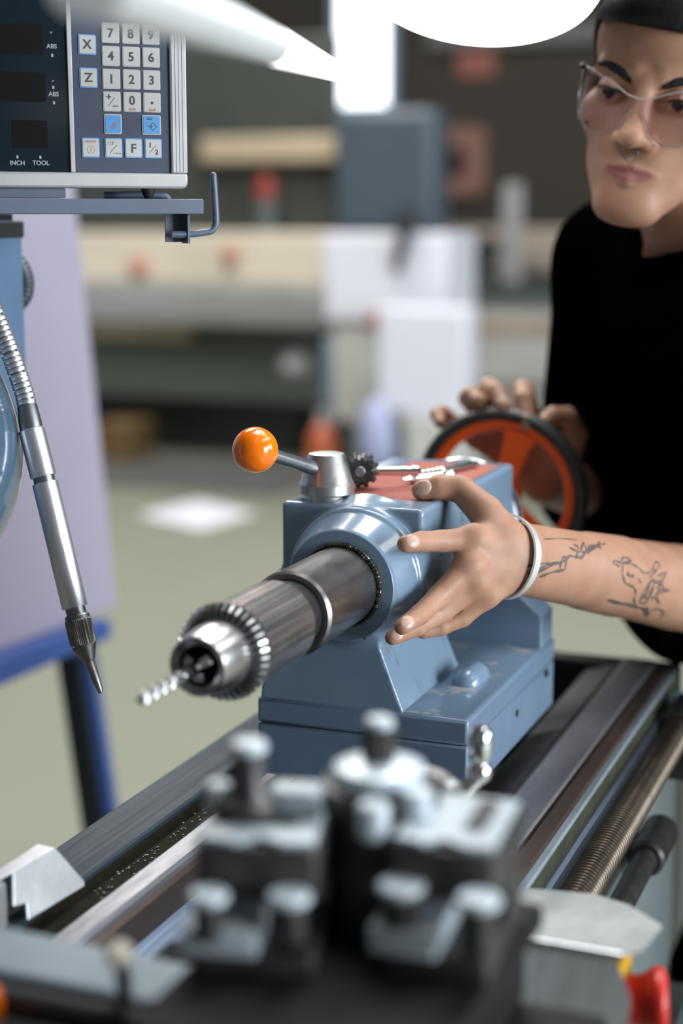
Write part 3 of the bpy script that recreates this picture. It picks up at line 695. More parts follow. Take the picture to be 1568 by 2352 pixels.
# rear wing: flat painted cover reaching to the left, front edge dark
obj('wing_cover', MB().prism([(-0.62, 0.672), (-0.31, 0.6735), (-0.31, 0.7155), (-0.62, 0.728)], FZ, (0, 0, 0), 0.962, 0.975), 'greyplate', cg, bevel=0.003)
obj('wing_rail', MB().tube([(-0.62, 0.652, 0.970), (-0.453, 0.655, 0.970), (-0.32, 0.6565, 0.970)], 0.0085, 16), 'darkdirt', cg)
obj('wing_tray', MB().box((-0.62, 0.40, 0.935), (-0.33, 0.655, 0.952)), 'darksteel', cg, bevel=0.003)
obj('lock_knob', MB().ball((-0.4335, 0.633, 0.978), (0.007, 0.007, 0.014), 20, 12).cyl((-0.4335, 0.633, 0.950), (-0.4335, 0.633, 0.972), 0.003, n=12), 'orange', cg)
kn = obj('oil_cap_stem', MB().cyl((-0.3725, 0.664, 0.952), (-0.3745, 0.662, 1.000), 0.004, n=16), 'zinc', cg)
obj('oil_cap', MB().lathe([(0.003, -0.003), (0.0068, -0.002), (0.0072, 0.001), (0.0055, 0.004), (0.001, 0.005)], (-0.3748, 0.660, 1.004), (0.1, -0.35, 0.9), 24), 'cream', kn)
# compound slide under the tool post
obj('compound_slide', MB().box((-0.335, 0.52, 0.945), (-0.205, 0.80, 0.988)), 'slide', cg, bevel=0.005)
obj('compound_top', MB().box((-0.340, 0.60, 0.988), (-0.196, 0.80, 1.002)), 'slide', cg, bevel=0.003)
# compound handwheel on the far side, with its upright chrome handle
hub = V(-0.3077, 0.9428, 0.9903)
ch = obj('compound_dial', MB().lathe([(0.012, -0.10), (0.012, -0.02), (0.024, -0.016), (0.0275, -0.012), (0.0280, 0.000), (0.0262, 0.004), (0.018, 0.002), (0.0, 0.002)], hub, (0.1, 1, 0), 56, cap1=False), 'steel', cg, sharp=25)
obj('crank_arm', MB().cyl((-0.2830, 0.9650, 1.006), (-0.3010, 0.9460, 0.9850), 0.0055, n=20), 'chrome', ch)
obj('crank_ball', MB().ball((-0.2821, 0.9674, 1.0096), 0.0083, 24, 14), 'chrome', ch)
obj('crank_handle', MB().lathe([(0.0045, 0.0), (0.0062, 0.006), (0.0078, 0.009), (0.0080, 0.0215), (0.0074, 0.0255), (0.005, 0.0285), (0.001, 0.0295)], (-0.2821, 0.9674, 1.0105), (-0.02, 0.12, 1), 28), 'chrome', ch)
tp = thing('tool_post', 'dark quick-change tool post with hexagon nut in the blurred foreground', 'tool post', (-0.270, 0.715, 1.002))
TPX, TPY = -0.2740, 0.756
obj('post_body', MB().lathe([(0.032, 1.002), (0.032, 1.070), (0.030, 1.074), (0.012, 1.076)], (TPX, TPY, 0), (0, 0, 1), 40), 'toolbody', tp, sharp=25)
obj('washer', MB().lathe([(0.021, 1.074), (0.0235, 1.075), (0.0235, 1.083), (0.014, 1.0865)], (TPX, TPY, 0), (0, 0, 1), 36), 'screwtop', tp, sharp=25)
mb = MB().lathe([(0.0092, 1.085), (0.0092, 1.1025), (0.0082, 1.104)], (TPX, TPY, 0), (0, 0, 1), 6)
nt_ = obj('hex_nut', mb, 'toolbody', tp, smooth=False, bevel=0.0008)
obj('stud_end', MB().lathe([(0.0075, 1.104), (0.0075, 1.1065), (0.006, 1.108)], (TPX, TPY, 0), (0, 0, 1), 28), 'screwtop', nt_)
for s, (x, y) in enumerate(((-0.248, 0.740), (-0.262, 0.715))):
    obj('clamp_pin', MB().cyl((x, y, 1.06), (x, y, 1.078), 0.008, n=20, bev=0.0015), 'screwtop', tp)

def holder(label, cx, cy, yaw, slot, studs, W_=0.024, L_=0.030):
    h = thing('tool_holder', label, 'tool holder', (cx, cy, 1.002), 'tool holders on the tool post')
    c, s_ = math.cos(R(yaw)), math.sin(R(yaw)); F = np.stack([V(c, s_, 0), V(-s_, c, 0), V(0, 0, 1)], 1); o = V(cx, cy, 0)
    obj('block', MB().prism(rrect(-L_, -W_, L_, W_, 0.004), F, o, 1.036, 1.062), 'toolbody', h, bevel=0.002)
    top = [(-L_+.002, -W_+.004), (-L_*0.35, -W_+.001), (0.0, -W_+0.008), (L_*0.4, -W_+.001), (L_-.002, -W_+.004), (L_-.002, W_-.002), (-L_+.002, W_-.002)]
    obj('top_face', MB().prism(top, F, o, 1.062, 1.0655), 'toolpale', h, bevel=0.001)
    obj('lower_jaw', MB().prism(rrect(-L_, -W_-0.012, L_, W_, 0.003), F, o, 1.002, 1.014), 'toolbody', h, bevel=0.002)
    obj('tool_shank', MB().prism(rrect(-L_-0.004, -W_-0.018, L_*0.1, W_*0.2, 0.002), F, o, 1.014, 1.027), 'toolpale', h, bevel=0.001)
    obj('back_wall', MB().prism(rrect(-L_, W_*0.2, L_, W_, 0.003), F, o, 1.014, 1.036), 'toolbody', h)
    for (u, v_, z1, r_) in studs:
        p = F@V(u, v_, 0)+o
        sc_ = obj('set_screw', MB().cyl((p[0], p[1], 1.022), (p[0], p[1], z1-0.002), r_*0.82, n=24), 'toolbody', h)
        obj('screw_head', MB().cyl((p[0], p[1], z1-0.002), (p[0], p[1], z1+0.003), r_, n=24, bev=0.0012), 'screwtop', sc_)
    if slot:
        p = F@V(*slot, 0)+o
        obj('slot', MB().prism(rrect(-0.0052, -0.022, 0.0052, 0.022, 0.005), F, p, 1.0657, 1.0664), 'cavity', h)
    return h, F, o
hl, F, o = holder('left pale-topped tool holder with a tall capped stud', -0.3140, 0.700, 14, None,
                  [(-0.020, -0.038, 1.042, 0.0092), (0.018, -0.034, 1.042, 0.0104)])
p = F@V(-0.010, 0.014, 0)+o
hs = obj('height_stud', MB().lathe([(0.010, 1.0655), (0.0165, 1.067), (0.0165, 1.073), (0.0105, 1.076), (0.0085, 1.082), (0.0085, 1.098)], (p[0], p[1], 0), (0, 0, 1), 28), 'toolbody', hl, sharp=30)
obj('stud_cap', MB().cyl((p[0], p[1], 1.097), (p[0], p[1], 1.103), 0.0092, n=24, bev=0.0015), 'screwtop', hs)
obj('stud_collar', MB().cyl((p[0]-0.016, p[1]-0.002, 1.0655), (p[0]-0.016, p[1]-0.002, 1.080), 0.0070, n=24, bev=0.0015), 'screwtop', hl)
obj('rear_block', MB().prism(rrect(0.000, 0.010, 0.026, 0.028, 0.003), F, o, 1.0655, 1.079), 'toolpale', hl, bevel=0.002)
obj('slot_shadow', MB().prism(rrect(-0.027, -0.002, 0.016, 0.008, 0.002), F, o, 1.0657, 1.0668), 'cavity', hl)  # dark slab laid on the top face paints the slot's shadow
hr, F, o = holder('right pale-topped tool holder with a long slot and two front screws', -0.2270, 0.742, 4, (0.011, 0.006),
                  [(-0.017, -0.044, 1.044, 0.0115), (0.0225, -0.052, 1.046, 0.0104)], 0.036, 0.027)

# chip guard sheet on the carriage's front right
cs = thing('chip_guard', 'bent stainless guard plate beside the tool post over the leadscrew', 'guard plate', (-0.21, 0.95, 0.90))
topv = [(-0.250, 0.909), (-0.175, 0.909), (-0.166, 0.930), (-0.166, 0.994), (-0.196, 1.036), (-0.224, 1.052), (-0.265, 1.040), (-0.280, 1.01)]
zt = lambda x, y: 0.9280-0.26*(y-0.909)*0.72
def sheet(poly, zf, th):
    n = len(poly); v = [(x, y, zf(x, y)) for x, y in poly]+[(x, y, zf(x, y)-th) for x, y in poly]
    return MB().add(v, [tuple(range(n)), tuple(range(n, 2*n))[::-1]]+[(i, n+i, n+(i+1) % n, (i+1) % n) for i in range(n)])
gp = obj('upper_sheet', sheet(topv, zt, 0.0016), 'plate', cs, smooth=False)
low = [(-0.2495, 0.9086, 0.9274), (-0.1840, 0.9086, 0.9272), (-0.1770, 0.9055, 0.9238), (-0.1722, 0.9005, 0.9183), (-0.1678, 0.8955, 0.9125), (-0.1658, 0.8915, 0.9079), (-0.1655, 0.8827, 0.8980), (-0.1665, 0.8712, 0.8849), (-0.1700, 0.8560, 0.8680), (-0.2400, 0.8560, 0.8680)]
nl = unit(np.cross(V(*low[1])-V(*low[0]), V(*low[6])-V(*low[0]))); L_ = [V(*q) for q in low]; kk = len(L_)
obj('lower_sheet', MB().add(L_+[q+nl*0.0016 for q in L_], [tuple(range(kk)), tuple(range(kk, 2*kk))[::-1]]+[(i, kk+i, kk+(i+1) % kk, (i+1) % kk) for i in range(kk)]), 'plate', cs, smooth=False)
obj('fold_highlight', MB().tube([(-0.2500, 0.9085, 0.9275), (-0.2100, 0.9088, 0.9274), (-0.1745, 0.9090, 0.9268)], 0.0022, 12), 'alu', cs)  # lighter metal rod along the bend puts a highlight into the colour
# emergency stop
es = thing('emergency_stop', 'red mushroom emergency stop button on a yellow housing at lower right corner', 'button', (-0.17, 0.955, 0.86))
eo, ea = V(-0.186, 0.949, 0.878), unit(V(0.93, 0.20, 0.05))
obj('housing', MB().box((-0.205, 0.932, 0.835), (-0.180, 0.972, 0.9065)), 'yellow', es, bevel=0.003)
obj('push_cap', MB().lathe([(0.0165, 0.004), (0.0158, 0.010), (0.0162, 0.016), (0.0185, 0.0205), (0.0205, 0.0235), (0.0212, 0.027), (0.0205, 0.0305), (0.015, 0.0325), (0.0, 0.033)], eo, ea, 44, cap1=False), 'estop', es, sharp=None)
obj('collar', MB().cyl(eo-ea*0.002, eo+ea*0.005, 0.0175, n=36), 'black', es)
obj('apron', MB().box((-0.242, 0.52, 0.60), (-0.195, 0.85, 0.86)), 'olive', cg, bevel=0.006)
# wiper bracket on the rear way
br = thing('wiper_bracket', 'bent aluminium bracket with one small hole sitting on the rear way', 'bracket', (-0.63, 0.99, 0.875))
def hexa(name, pts, th, m, parent):
    P = [np.array(p) for p in pts]; n = unit(np.cross(P[1]-P[0], P[-1]-P[0])); k = len(P)
    return obj(name, MB().add(P+[p-n*th for p in P], [tuple(range(k)), tuple(range(k, 2*k))[::-1]]+[(i, k+i, k+(i+1) % k, (i+1) % k) for i in range(k)]), m, parent, smooth=False, bevel=0.0006)
hexa('front_face', [(-0.6034, 0.9148, 0.9093), (-0.5995, 0.9081, 0.8905), (-0.5974, 0.9212, 0.8880), (-0.5949, 0.9183, 0.8770), (-0.5880, 0.9842, 0.8770), (-0.5888, 0.9856, 0.8804), (-0.5991, 0.9639, 0.9127), (-0.6042, 0.9150, 0.9127)], 0.0022, 'alu_sheet', br)
hexa('top_flange', [(-0.5985, 0.9645, 0.9130), (-0.6135, 0.9665, 0.9130), (-0.6135, 0.9000, 0.9130), (-0.6040, 0.9000, 0.9130)], 0.002, 'alu_sheet', br)
obj('hole', MB().cyl((-0.5975, 0.9621, 0.8990), (-0.5948, 0.9619, 0.8998), 0.0024, n=16), 'darkdirt', br)
hexa('rear_flange', [(-0.6120, 0.9660, 0.9120), (-0.6120, 0.9000, 0.9120), (-0.6120, 0.9000, 0.8770), (-0.6120, 0.9660, 0.8770)], 0.002, 'alu_sheet', br)
obj('clamp_block', MB().box((-0.640, 0.860, 0.8765), (-0.6005, 0.9060, 0.9105)), 'alu_sheet', br, bevel=0.003)

# ================================================================== DIGITAL READOUT
PH = R(43.3)
Wd = V(math.cos(PH), math.sin(PH), 0); Nd = V(math.sin(PH), -math.cos(PH), 0); Ud = V(0, 0, 1)
BR = V(-0.6187, 1.2357, 1.3842)
FD = np.stack([Wd, Ud, Nd], 1)           # u right, v up, n towards the operator
D = lambda u, v, n=0.0: BR+Wd*u+Ud*v+Nd*n
ro = thing('digital_readout', 'silver-framed digital readout with black display and keypad on grey shelf', 'readout', tuple(D(-0.15, -0.004, -0.03)))
HH, UL = 0.158, -0.300
obj('housing', MB().prism(rrect(UL+0.001, 0.001, -0.001, HH-0.001, 0.005), FD, BR, -0.055, -0.003), 'silver', ro)
obj('lower_rail', MB().prism([(UL, 0.0), (-0.003, 0.0), (0.0, 0.003), (0.0, 0.0125), (UL, 0.0125)], FD, BR, -0.010, 0.003), 'silver', ro, bevel=0.0025)
obj('upper_rail', MB().prism([(UL, HH-0.0125), (0, HH-0.0125), (0, HH-0.003), (-0.003, HH), (UL, HH)], FD, BR, -0.010, 0.003), 'silver', ro, bevel=0.0025)
obj('side_rail', MB().prism([(-0.0140, 0.0125), (0.0, 0.0125), (0.0, HH-0.0125), (-0.0140, HH-0.0125)], FD, BR, -0.010, 0.0025), 'silver', ro, bevel=0.001)
for k in range(4):
    u = -0.0125+k*0.0029
    obj('rib', MB().prism(rrect(u, 0.0135, u+0.0024, HH-0.0135, 0.0005, 3), FD, BR, 0.0020, 0.0030), 'silver', ro)
obj('divider', MB().prism([(-0.0976, 0.0125), (-0.0937, 0.0125), (-0.0943, HH-0.0125), (-0.0982, HH-0.0125)], FD, BR, -0.006, 0.0022), 'silver', ro, bevel=0.0006)
kp = obj('keypad_panel', MB().prism(rrect(-0.0937, 0.0128, -0.0145, HH-0.0128, 0.0008, 3), FD, BR, -0.004, 0.0), 'keypad', ro)
sc_ = obj('display_panel', MB().prism([(UL+0.01, 0.0128), (-0.0976, 0.0128), (-0.0980, HH-0.0128), (UL+0.01, HH-0.0128)], FD, BR, -0.004, 0.0), 'screen', ro, smooth=False)
for (u0, v0, u1, v1) in ((-0.285, 0.1035, -0.1165, 0.1265), (-0.285, 0.0670, -0.1155, 0.0895), (-0.1433, 0.0310, -0.1152, 0.0525)):
    obj('digit_window', MB().prism(rrect(u0, v0, u1, v1, 0.001, 3), FD, BR, 0.0, 0.0003), 'display', sc_)
for s, u, v in (('ABS', -0.1097, 0.1099), ('ABS', -0.1093, 0.0731), ('INCH', -0.1400, 0.0192), ('TOOL', -0.1212, 0.0194)):
    text('legend', s, 0.0049, FD, D(u, v, 0.0004), 'inkgrey', sc_)
for u, v in ((-0.1097, 0.1205), (-0.1095, 0.0833)):
    text('legend', 'ø', 0.0036, FD, D(u, v, 0.0004), 'inkgrey', sc_)
for u, v in ((-0.1095, 0.1030), (-0.1092, 0.0665), (-0.1094, 0.0785), (-0.1398, 0.0240), (-0.1215, 0.0240)):
    obj('indicator_lamp', MB().prism(rrect(u-0.0008, v-0.0012, u+0.0008, v+0.0012, 0.0004, 3), FD, BR, 0.0, 0.0004), 'inkgrey', sc_)
KW, KH = 0.0147, 0.0157
def stroke(pts, w_, o, m, parent, name='legend'):
    mb = MB()
    for a, b in zip(pts[:-1], pts[1:]):
        a = V(*a); b = V(*b); t = b-a; l = np.linalg.norm(t)
        if l < 1e-9: continue
        n = V(-t[1], t[0])/l*w_/2; e = t/l*w_*0.3
        mb.prism([tuple(a-e-n), tuple(b+e-n), tuple(b+e+n), tuple(a-e+n)], FD, o, 0.0, 0.0002)
    return obj(name, mb, m, parent, smooth=False)
def key(u, v, kind, kw=KW, kh=KH):
    o = D(u, v)
    k = obj('key', MB().lathe([(1, 0), (1, 0.0006), (0.93, 0.0011), (0.86, 0.0012)], (0, 0, 0), (0, 0, 1), 4), 'key', ro) if False else None
    hw_, hh_ = kw/2, kh/2
    body = MB().prism(rrect(-hw_, -hh_, hw_, hh_, 0.0013, 4), FD, o, 0.0, 0.0007)
    if kind == 'plain':
        k = obj('key', body.prism(rrect(-hw_+.0006, -hh_+.0006, hw_-.0006, hh_-.0006, 0.0011, 4), FD, o, 0.0007, 0.0010), 'key', kp, bevel=0.0002)
    else:
        k = obj('key', body, 'keyrim' if kind == 'rim' else 'key', kp, bevel=0.0002)
        obj('key_face', MB().prism(rrect(-hw_+.0009, -hh_+.0009, hw_-.0009, hh_-.0009, 0.0010, 4), FD, o, 0.0007, 0.0011), 'key' if kind == 'rim' else 'keyblue', k, bevel=0.0002)
    return k
UX = (-0.0622, -0.0455, -0.0289)
for r_, (v, row) in enumerate(((0.1220, '789'), (0.1042, '456'), (0.0864, '123'))):
    for u, c in zip(UX, row):
        k = key(u, v, 'plain'); text('legend', c, 0.0098, FD, D(u, v-0.0004, 0.00115), 'ink', k, depth=0.00012)
k = key(UX[0], 0.0687, 'plain')
text('legend', '+', 0.0075, FD, D(UX[0]-0.0025, 0.0720, 0.00115), 'ink', k, depth=0.00012)
text('legend', '–', 0.0075, FD, D(UX[0]+0.0028, 0.0655, 0.00115), 'ink', k, depth=0.00012)
stroke([(-0.0028, -0.0035), (0.0022, 0.0032)], 0.0003, D(UX[0], 0.0687, 0.0010), 'ink', k)
k = key(UX[1], 0.0687, 'plain'); text('legend', '0', 0.0098, FD, D(UX[1], 0.0696, 0.00115), 'ink', k, depth=0.00012)
text('legend', 'inch', 0.0034, FD, D(UX[1], 0.0632, 0.00115), 'inkred', k)
k = key(UX[2], 0.0687, 'plain'); obj('legend', MB().cyl(D(UX[2], 0.0685, 0.0010), D(UX[2], 0.0685, 0.0012), 0.0011, n=20), 'ink', k)
text('legend', 'tool', 0.0034, FD, D(UX[2], 0.0630, 0.00115), 'inkred', k)
k = key(-0.0618, 0.0510, 'blue'); text('legend', 'CLEAR', 0.0026, FD, D(-0.0618, 0.0556, 0.00125), 'keyrim', k)
for e in (-0.0012, 0, 0.0012): stroke([(e-0.0008, -0.0035), (e+0.0022, 0.0012)], 0.00045, D(-0.0618, 0.0510, 0.0011), 'inkred', k)
k = key(-0.0297, 0.0509, 'blue', 0.0160); text('legend', 'ENT', 0.0027, FD, D(-0.0312, 0.0555, 0.00125), 'ink', k)
stroke([(-0.0015, -0.0012), (0.0010, -0.0040), (0.0042, -0.0008), (0.0010, 0.0022), (-0.0015, 0.0)], 0.00035, D(-0.0297, 0.0505, 0.0011), 'ink', k)
stroke([(-0.0035, -0.0006), (0.0004, -0.0006)], 0.0005, D(-0.0297, 0.0505, 0.0011), 'ink', k)
stroke([(-0.0009, 0.0006), (0.0005, -0.0006), (-0.0009, -0.0018)], 0.0005, D(-0.0297, 0.0505, 0.0011), 'ink', k)
k = key(-0.0806, 0.0321, 'rim'); text('legend', 'ON/OFF', 0.0026, FD, D(-0.0806, 0.0368, 0.00125), 'inkred', k)
obj('legend', MB().torus(D(-0.0804, 0.0306, 0.0011), Nd, 0.0030, 0.00018, 32, 6), 'inkred', k); stroke([(0, -0.0018), (0, 0.0018)], 0.0003, D(-0.0804, 0.0306, 0.0011), 'inkred', k)
k = key(-0.0618, 0.0321, 'rim')
stroke([(-0.0030, -0.0040), (0.0026, 0.0022)], 0.0003, D(-0.0618, 0.0321, 0.0011), 'ink', k)
for y in (0.0046, 0.0031):
    stroke([(-0.0050, y), (-0.0004, y)], 0.0003, D(-0.0618, 0.0321, 0.0011), 'ink', k)
    stroke([(-0.0004, y-0.0006), (-0.0004, y+0.0006)], 0.0003, D(-0.0618, 0.0321, 0.0011), 'ink', k)
stroke([(-0.0002, -0.0042), (0.0054, -0.0042)], 0.0003, D(-0.0618, 0.0321, 0.0011), 'ink', k)
for x in (0.0028, 0.0054): stroke([(x, -0.0048), (x, -0.0036)], 0.0003, D(-0.0618, 0.0321, 0.0011), 'ink', k)
k = key(-0.0452, 0.0322, 'rim'); text('legend', 'F', 0.0098, FD, D(-0.0452, 0.0318, 0.00125), 'ink', k, depth=0.00012)
k = key(-0.0287, 0.0322, 'rim')
text('legend', '1', 0.0056, FD, D(-0.0312, 0.0348, 0.00125), 'ink', k, depth=0.0001); text('legend', '2', 0.0056, FD, D(-0.0258, 0.0292, 0.00125), 'ink', k, depth=0.0001)
stroke([(-0.0030, -0.0034), (0.0024, 0.0028)], 0.0003, D(-0.0287, 0.0322, 0.0011), 'ink', k)
for s, u, v in (('X', -0.0813, 0.1124), ('Z', -0.0809, 0.0867)):
    k = key(u, v, 'rim'); text('legend', s, 0.0098, FD, D(u, v-0.0002, 0.00125), 'ink', k, depth=0.00012)
obj('foot', MB().lathe([(0.0062, 0.0), (0.0050, -0.004), (0.0032, -0.0078), (0.0024, -0.008)], D(-0.0317, 0.0, -0.006), (0, 0, 1), 20), 'black', ro)
obj('foot', MB().prism(rrect(-0.20, -0.0078, -0.101, 0.0, 0.001, 3), FD, BR, -0.03, -0.004), 'shelfpaint', ro)

# ------------------------------------------------------------------ readout stand (column, shelf, hook)
st = thing('readout_stand', 'blue-grey column with slate shelf and bent rod hook under the readout', 'stand', (-1.28, 1.28, 0.0))
obj('shelf', MB().prism(rrect(-0.33, -0.0205, 0.0091, -0.0085, 0.0008, 3), FD, BR, -0.085, 0.016), 'shelfpaint', st, bevel=0.0006)
obj('column', MB().box((-0.960, 1.23, 1.16), (-0.8438, 1.34, 1.355)), 'column', st, bevel=0.004)
obj('column_cap', MB().box((-0.962, 1.228, 1.342), (-0.8425, 1.3415, 1.358)), 'darkdirt', st, bevel=0.002)
obj('neck_block', MB().box((-0.95, 1.24, 1.355), (-0.848, 1.33, 1.3645)), 'blackleg', st)
obj('support_arm', MB().box((-1.30, 1.235, 1.16), (-0.955, 1.335, 1.25)).box((-1.36, 1.20, 0.0), (-1.20, 1.37, 1.20)), 'column', st, bevel=0.004)
hb_ = obj('hook_bracket', MB().prism([(-0.0165, -0.0435), (-0.0010, -0.0435), (-0.0010, -0.0205), (-0.0165, -0.0205)], FD, BR, -0.012, -0.009).prism([(-0.0020, -0.0445), (0.0, -0.0445), (0.0, -0.0205), (-0.0020, -0.0205)], FD, BR, -0.012, 0.006), 'shelfpaint', st, smooth=False)
pts = spline([D(-0.0150, -0.0370, 0.002), D(0.002, -0.0368, 0.002), D(0.0135, -0.0355, 0.002), D(0.0190, -0.0345, 0.002), D(0.0228, -0.0310, 0.002), D(0.0238, -0.0255, 0.002), D(0.0232, -0.0100, 0.002), D(0.0220, 0.0110, 0.002)], 8)
obj('hook', MB().tube(pts, 0.0029, 16).ball(pts[-1], 0.0029, 14, 8), 'shelfpaint', st, sharp=60)
pts = spline([D(-0.060, -0.0050, -0.045), D(-0.040, -0.0045, -0.045), D(-0.018, -0.0042, -0.045), D(-0.006, -0.0060, -0.045), D(-0.003, -0.010, -0.045)], 6)
obj('cable_clip', MB().tube(pts, 0.0030, 12), 'shelfpaint', st)
# corrugated cable looping out behind the column
cb = thing('corrugated_cable', 'dark corrugated cable looping out from behind the blue column', 'cable', (-0.80, 1.30, 1.30))
P = spline([(-0.906, 1.358, 1.340), (-0.879, 1.358, 1.330), (-0.860, 1.358, 1.314), (-0.855, 1.358, 1.298), (-0.862, 1.358, 1.282), (-0.891, 1.358, 1.264)], 24)
rr = 0.0085+0.0011*np.abs(np.sin(np.arange(len(P))*0.62))
obj('conduit', MB().tube(P, rr, 16), 'cable', cb, sharp=60)

# ------------------------------------------------------------------ glossy hood at the left edge
hd = thing('chuck_guard', 'glossy blue-grey rounded chuck guard hood at the left edge', 'guard', (-0.86, 1.06, 0.0))
hb0_ = obj('hood', MB().ball((-0.8199, 1.0622, 1.1745), (0.122, 0.122, 0.129), 64, 40), 'hood', hd, sharp=None)
obj('hood_mount', MB().cyl((-0.86, 1.06, 0.0), (-0.84, 1.062, 1.08), 0.025, n=24), 'hood', hd)

# ------------------------------------------------------------------ coolant hose: flexible conduit of rings, sleeves, knurled nozzle
hp_ = [V(-0.7373, 1.1179, 1.2958), V(-0.7203, 1.1173, 1.2582), V(-0.7067, 1.1159, 1.2241), V(-0.7038, 1.1151, 1.2138), V(-0.6993, 1.1132, 1.195), V(-0.6878, 1.1104, 1.1575),
       V(-0.6865, 1.1101, 1.153), V(-0.6578, 1.1023, 1.055), V(-0.6562, 1.102, 1.0498), V(-0.6494, 1.1, 1.0259), V(-0.6444, 1.0995, 1.0129), V(-0.6340, 1.0986, 0.9877)]
nz = thing('coolant_nozzle', 'bright metal hose with ringed flexible conduit and knurled nozzle tip pointing down', 'hose', tuple(hp_[0]))
P = spline([V(-0.775, 1.118, 1.335), V(-0.752, 1.118, 1.322), hp_[0], hp_[1], hp_[2], hp_[3]], 30)
seg = np.r_[0, np.cumsum(np.linalg.norm(np.diff(P, axis=0), axis=1))]
obj('core_tube', MB().tube(P[::4], 0.0058, 14), 'rod', nz)
n_r = int(seg[-1]/0.0043); r0 = None
for i in range(n_r):
    s_ = (i+0.5)/n_r*seg[-1]; j = min(np.searchsorted(seg, s_), len(P)-2); p = P[j]; t = unit(P[min(j+2, len(P)-1)]-P[max(j-2, 0)])
    if r0 is None:
        r0 = bpy.data.objects.new('conduit_ring', None)
        mb = MB().lathe([(0.0060, -0.0019), (0.0076, -0.0018), (0.0079, -0.0013), (0.0079, 0.0013), (0.0076, 0.0018), (0.0060, 0.0019)], (0, 0, 0), (0, 0, 1), 24)
        bpy.data.objects.remove(r0)
        me = bpy.data.meshes.new('conduit_ring'); me.from_pydata(np.concatenate(mb.v).tolist(), [], mb.f); me.update()
        r0 = link('conduit_ring', me, 'alu', nz, sharp=35)
        c = r0
    else:
        c = r0.copy(); COL.objects.link(c); c.parent = nz
    c.location = p-ORG[nz.name]; c.rotation_euler = Vector(t).to_track_quat('Z', 'Y').to_euler()
def seg_(name, a, b, prof, m, n=32, rfun=None):
    a = V(*a); b = V(*b); h = np.linalg.norm(b-a)
    return obj(name, MB().lathe([(r_, t*h) for r_, t in prof], a, b-a, n, rfun=rfun), m, nz, sharp=25)
seg_('ferrule', hp_[3], hp_[4]+(hp_[4]-hp_[3])*0.05, [(0.0078, 0), (0.0079, 0.05), (0.0092, 0.7), (0.0092, 1)], 'rod')
seg_('short_sleeve', hp_[4], hp_[5], [(0.0098, 0), (0.0105, 0.02), (0.0105, 0.99), (0.0100, 1)], 'alu')
seg_('sleeve_neck', hp_[5], hp_[6], [(0.0086, -0.1), (0.0086, 1.4)], 'rod')
seg_('long_sleeve', hp_[6], hp_[7], [(0.0098, 0), (0.0104, 0.01), (0.0104, 0.99), (0.0100, 1)], 'alu')
seg_('nut_neck', hp_[7], hp_[8], [(0.0080, -0.1), (0.0080, 1.2)], 'rod')
seg_('knurled_nut', hp_[8], hp_[9], [(0.0085, 0), (0.0098, 0.05), (0.0100, 0.16), (0.0108, 0.2), (0.0108, 0.93), (0.0100, 1)], 'nozzle', 144,
     lambda i, r, a: r-0.0005*(((a*48/(2*math.pi)) % 1) < 0.4)*(1 if 2 < i < 5 else 0))
seg_('nozzle_cone', hp_[9], hp_[10], [(0.0098, 0), (0.0100, 0.1), (0.0050, 0.95), (0.0040, 1)], 'nozzle')
seg_('nozzle_tip', hp_[10], hp_[11], [(0.0042, -0.1), (0.0036, 0.5), (0.0024, 0.94), (0.0016, 1.0)], 'nozzle', 24)

# ------------------------------------------------------------------ inspection lamp and its arm (upper centre)
lp = thing('machine_lamp', 'round white machine lamp with lit face hanging above the tailstock', 'lamp', (-0.415, 1.40, 1.52))
LC = V(-0.4204, 1.4018, 1.5660)
ln = unit(V(0.03, -0.42, -0.91))
obj('lamp_head', MB().lathe([(0.110, -0.002), (0.1125, 0.0), (0.1125, 0.012), (0.095, 0.035), (0.03, 0.045)], LC, -ln, 72), 'darkdirt', lp, sharp=30)
obj('lit_face', MB().lathe([(0.108, 0.0), (0.105, 0.006), (0.06, 0.011), (0.0, 0.013)], LC+ln*0.001, ln, 72, cap1=False), 'lampglow', lp)
tl = thing('lamp_arm', 'white tapered lamp arm with lit end crossing above the readout', 'lamp arm', (-0.45, 1.0, 1.50))
a_ = V(-0.3249, 0.5672, 1.4516); b_ = V(-0.4120, 0.9390, 1.4639); c_ = V(-0.4676, 1.2020, 1.4691)
obj('arm_tube', MB().cyl(a_, b_, 0.0165, 0.0118, 40), 'lampwhite', tl)
obj('lit_end', MB().cyl(b_, c_, 0.0118, 0.0066, 40, bev=0.001), 'tubeglow', tl)

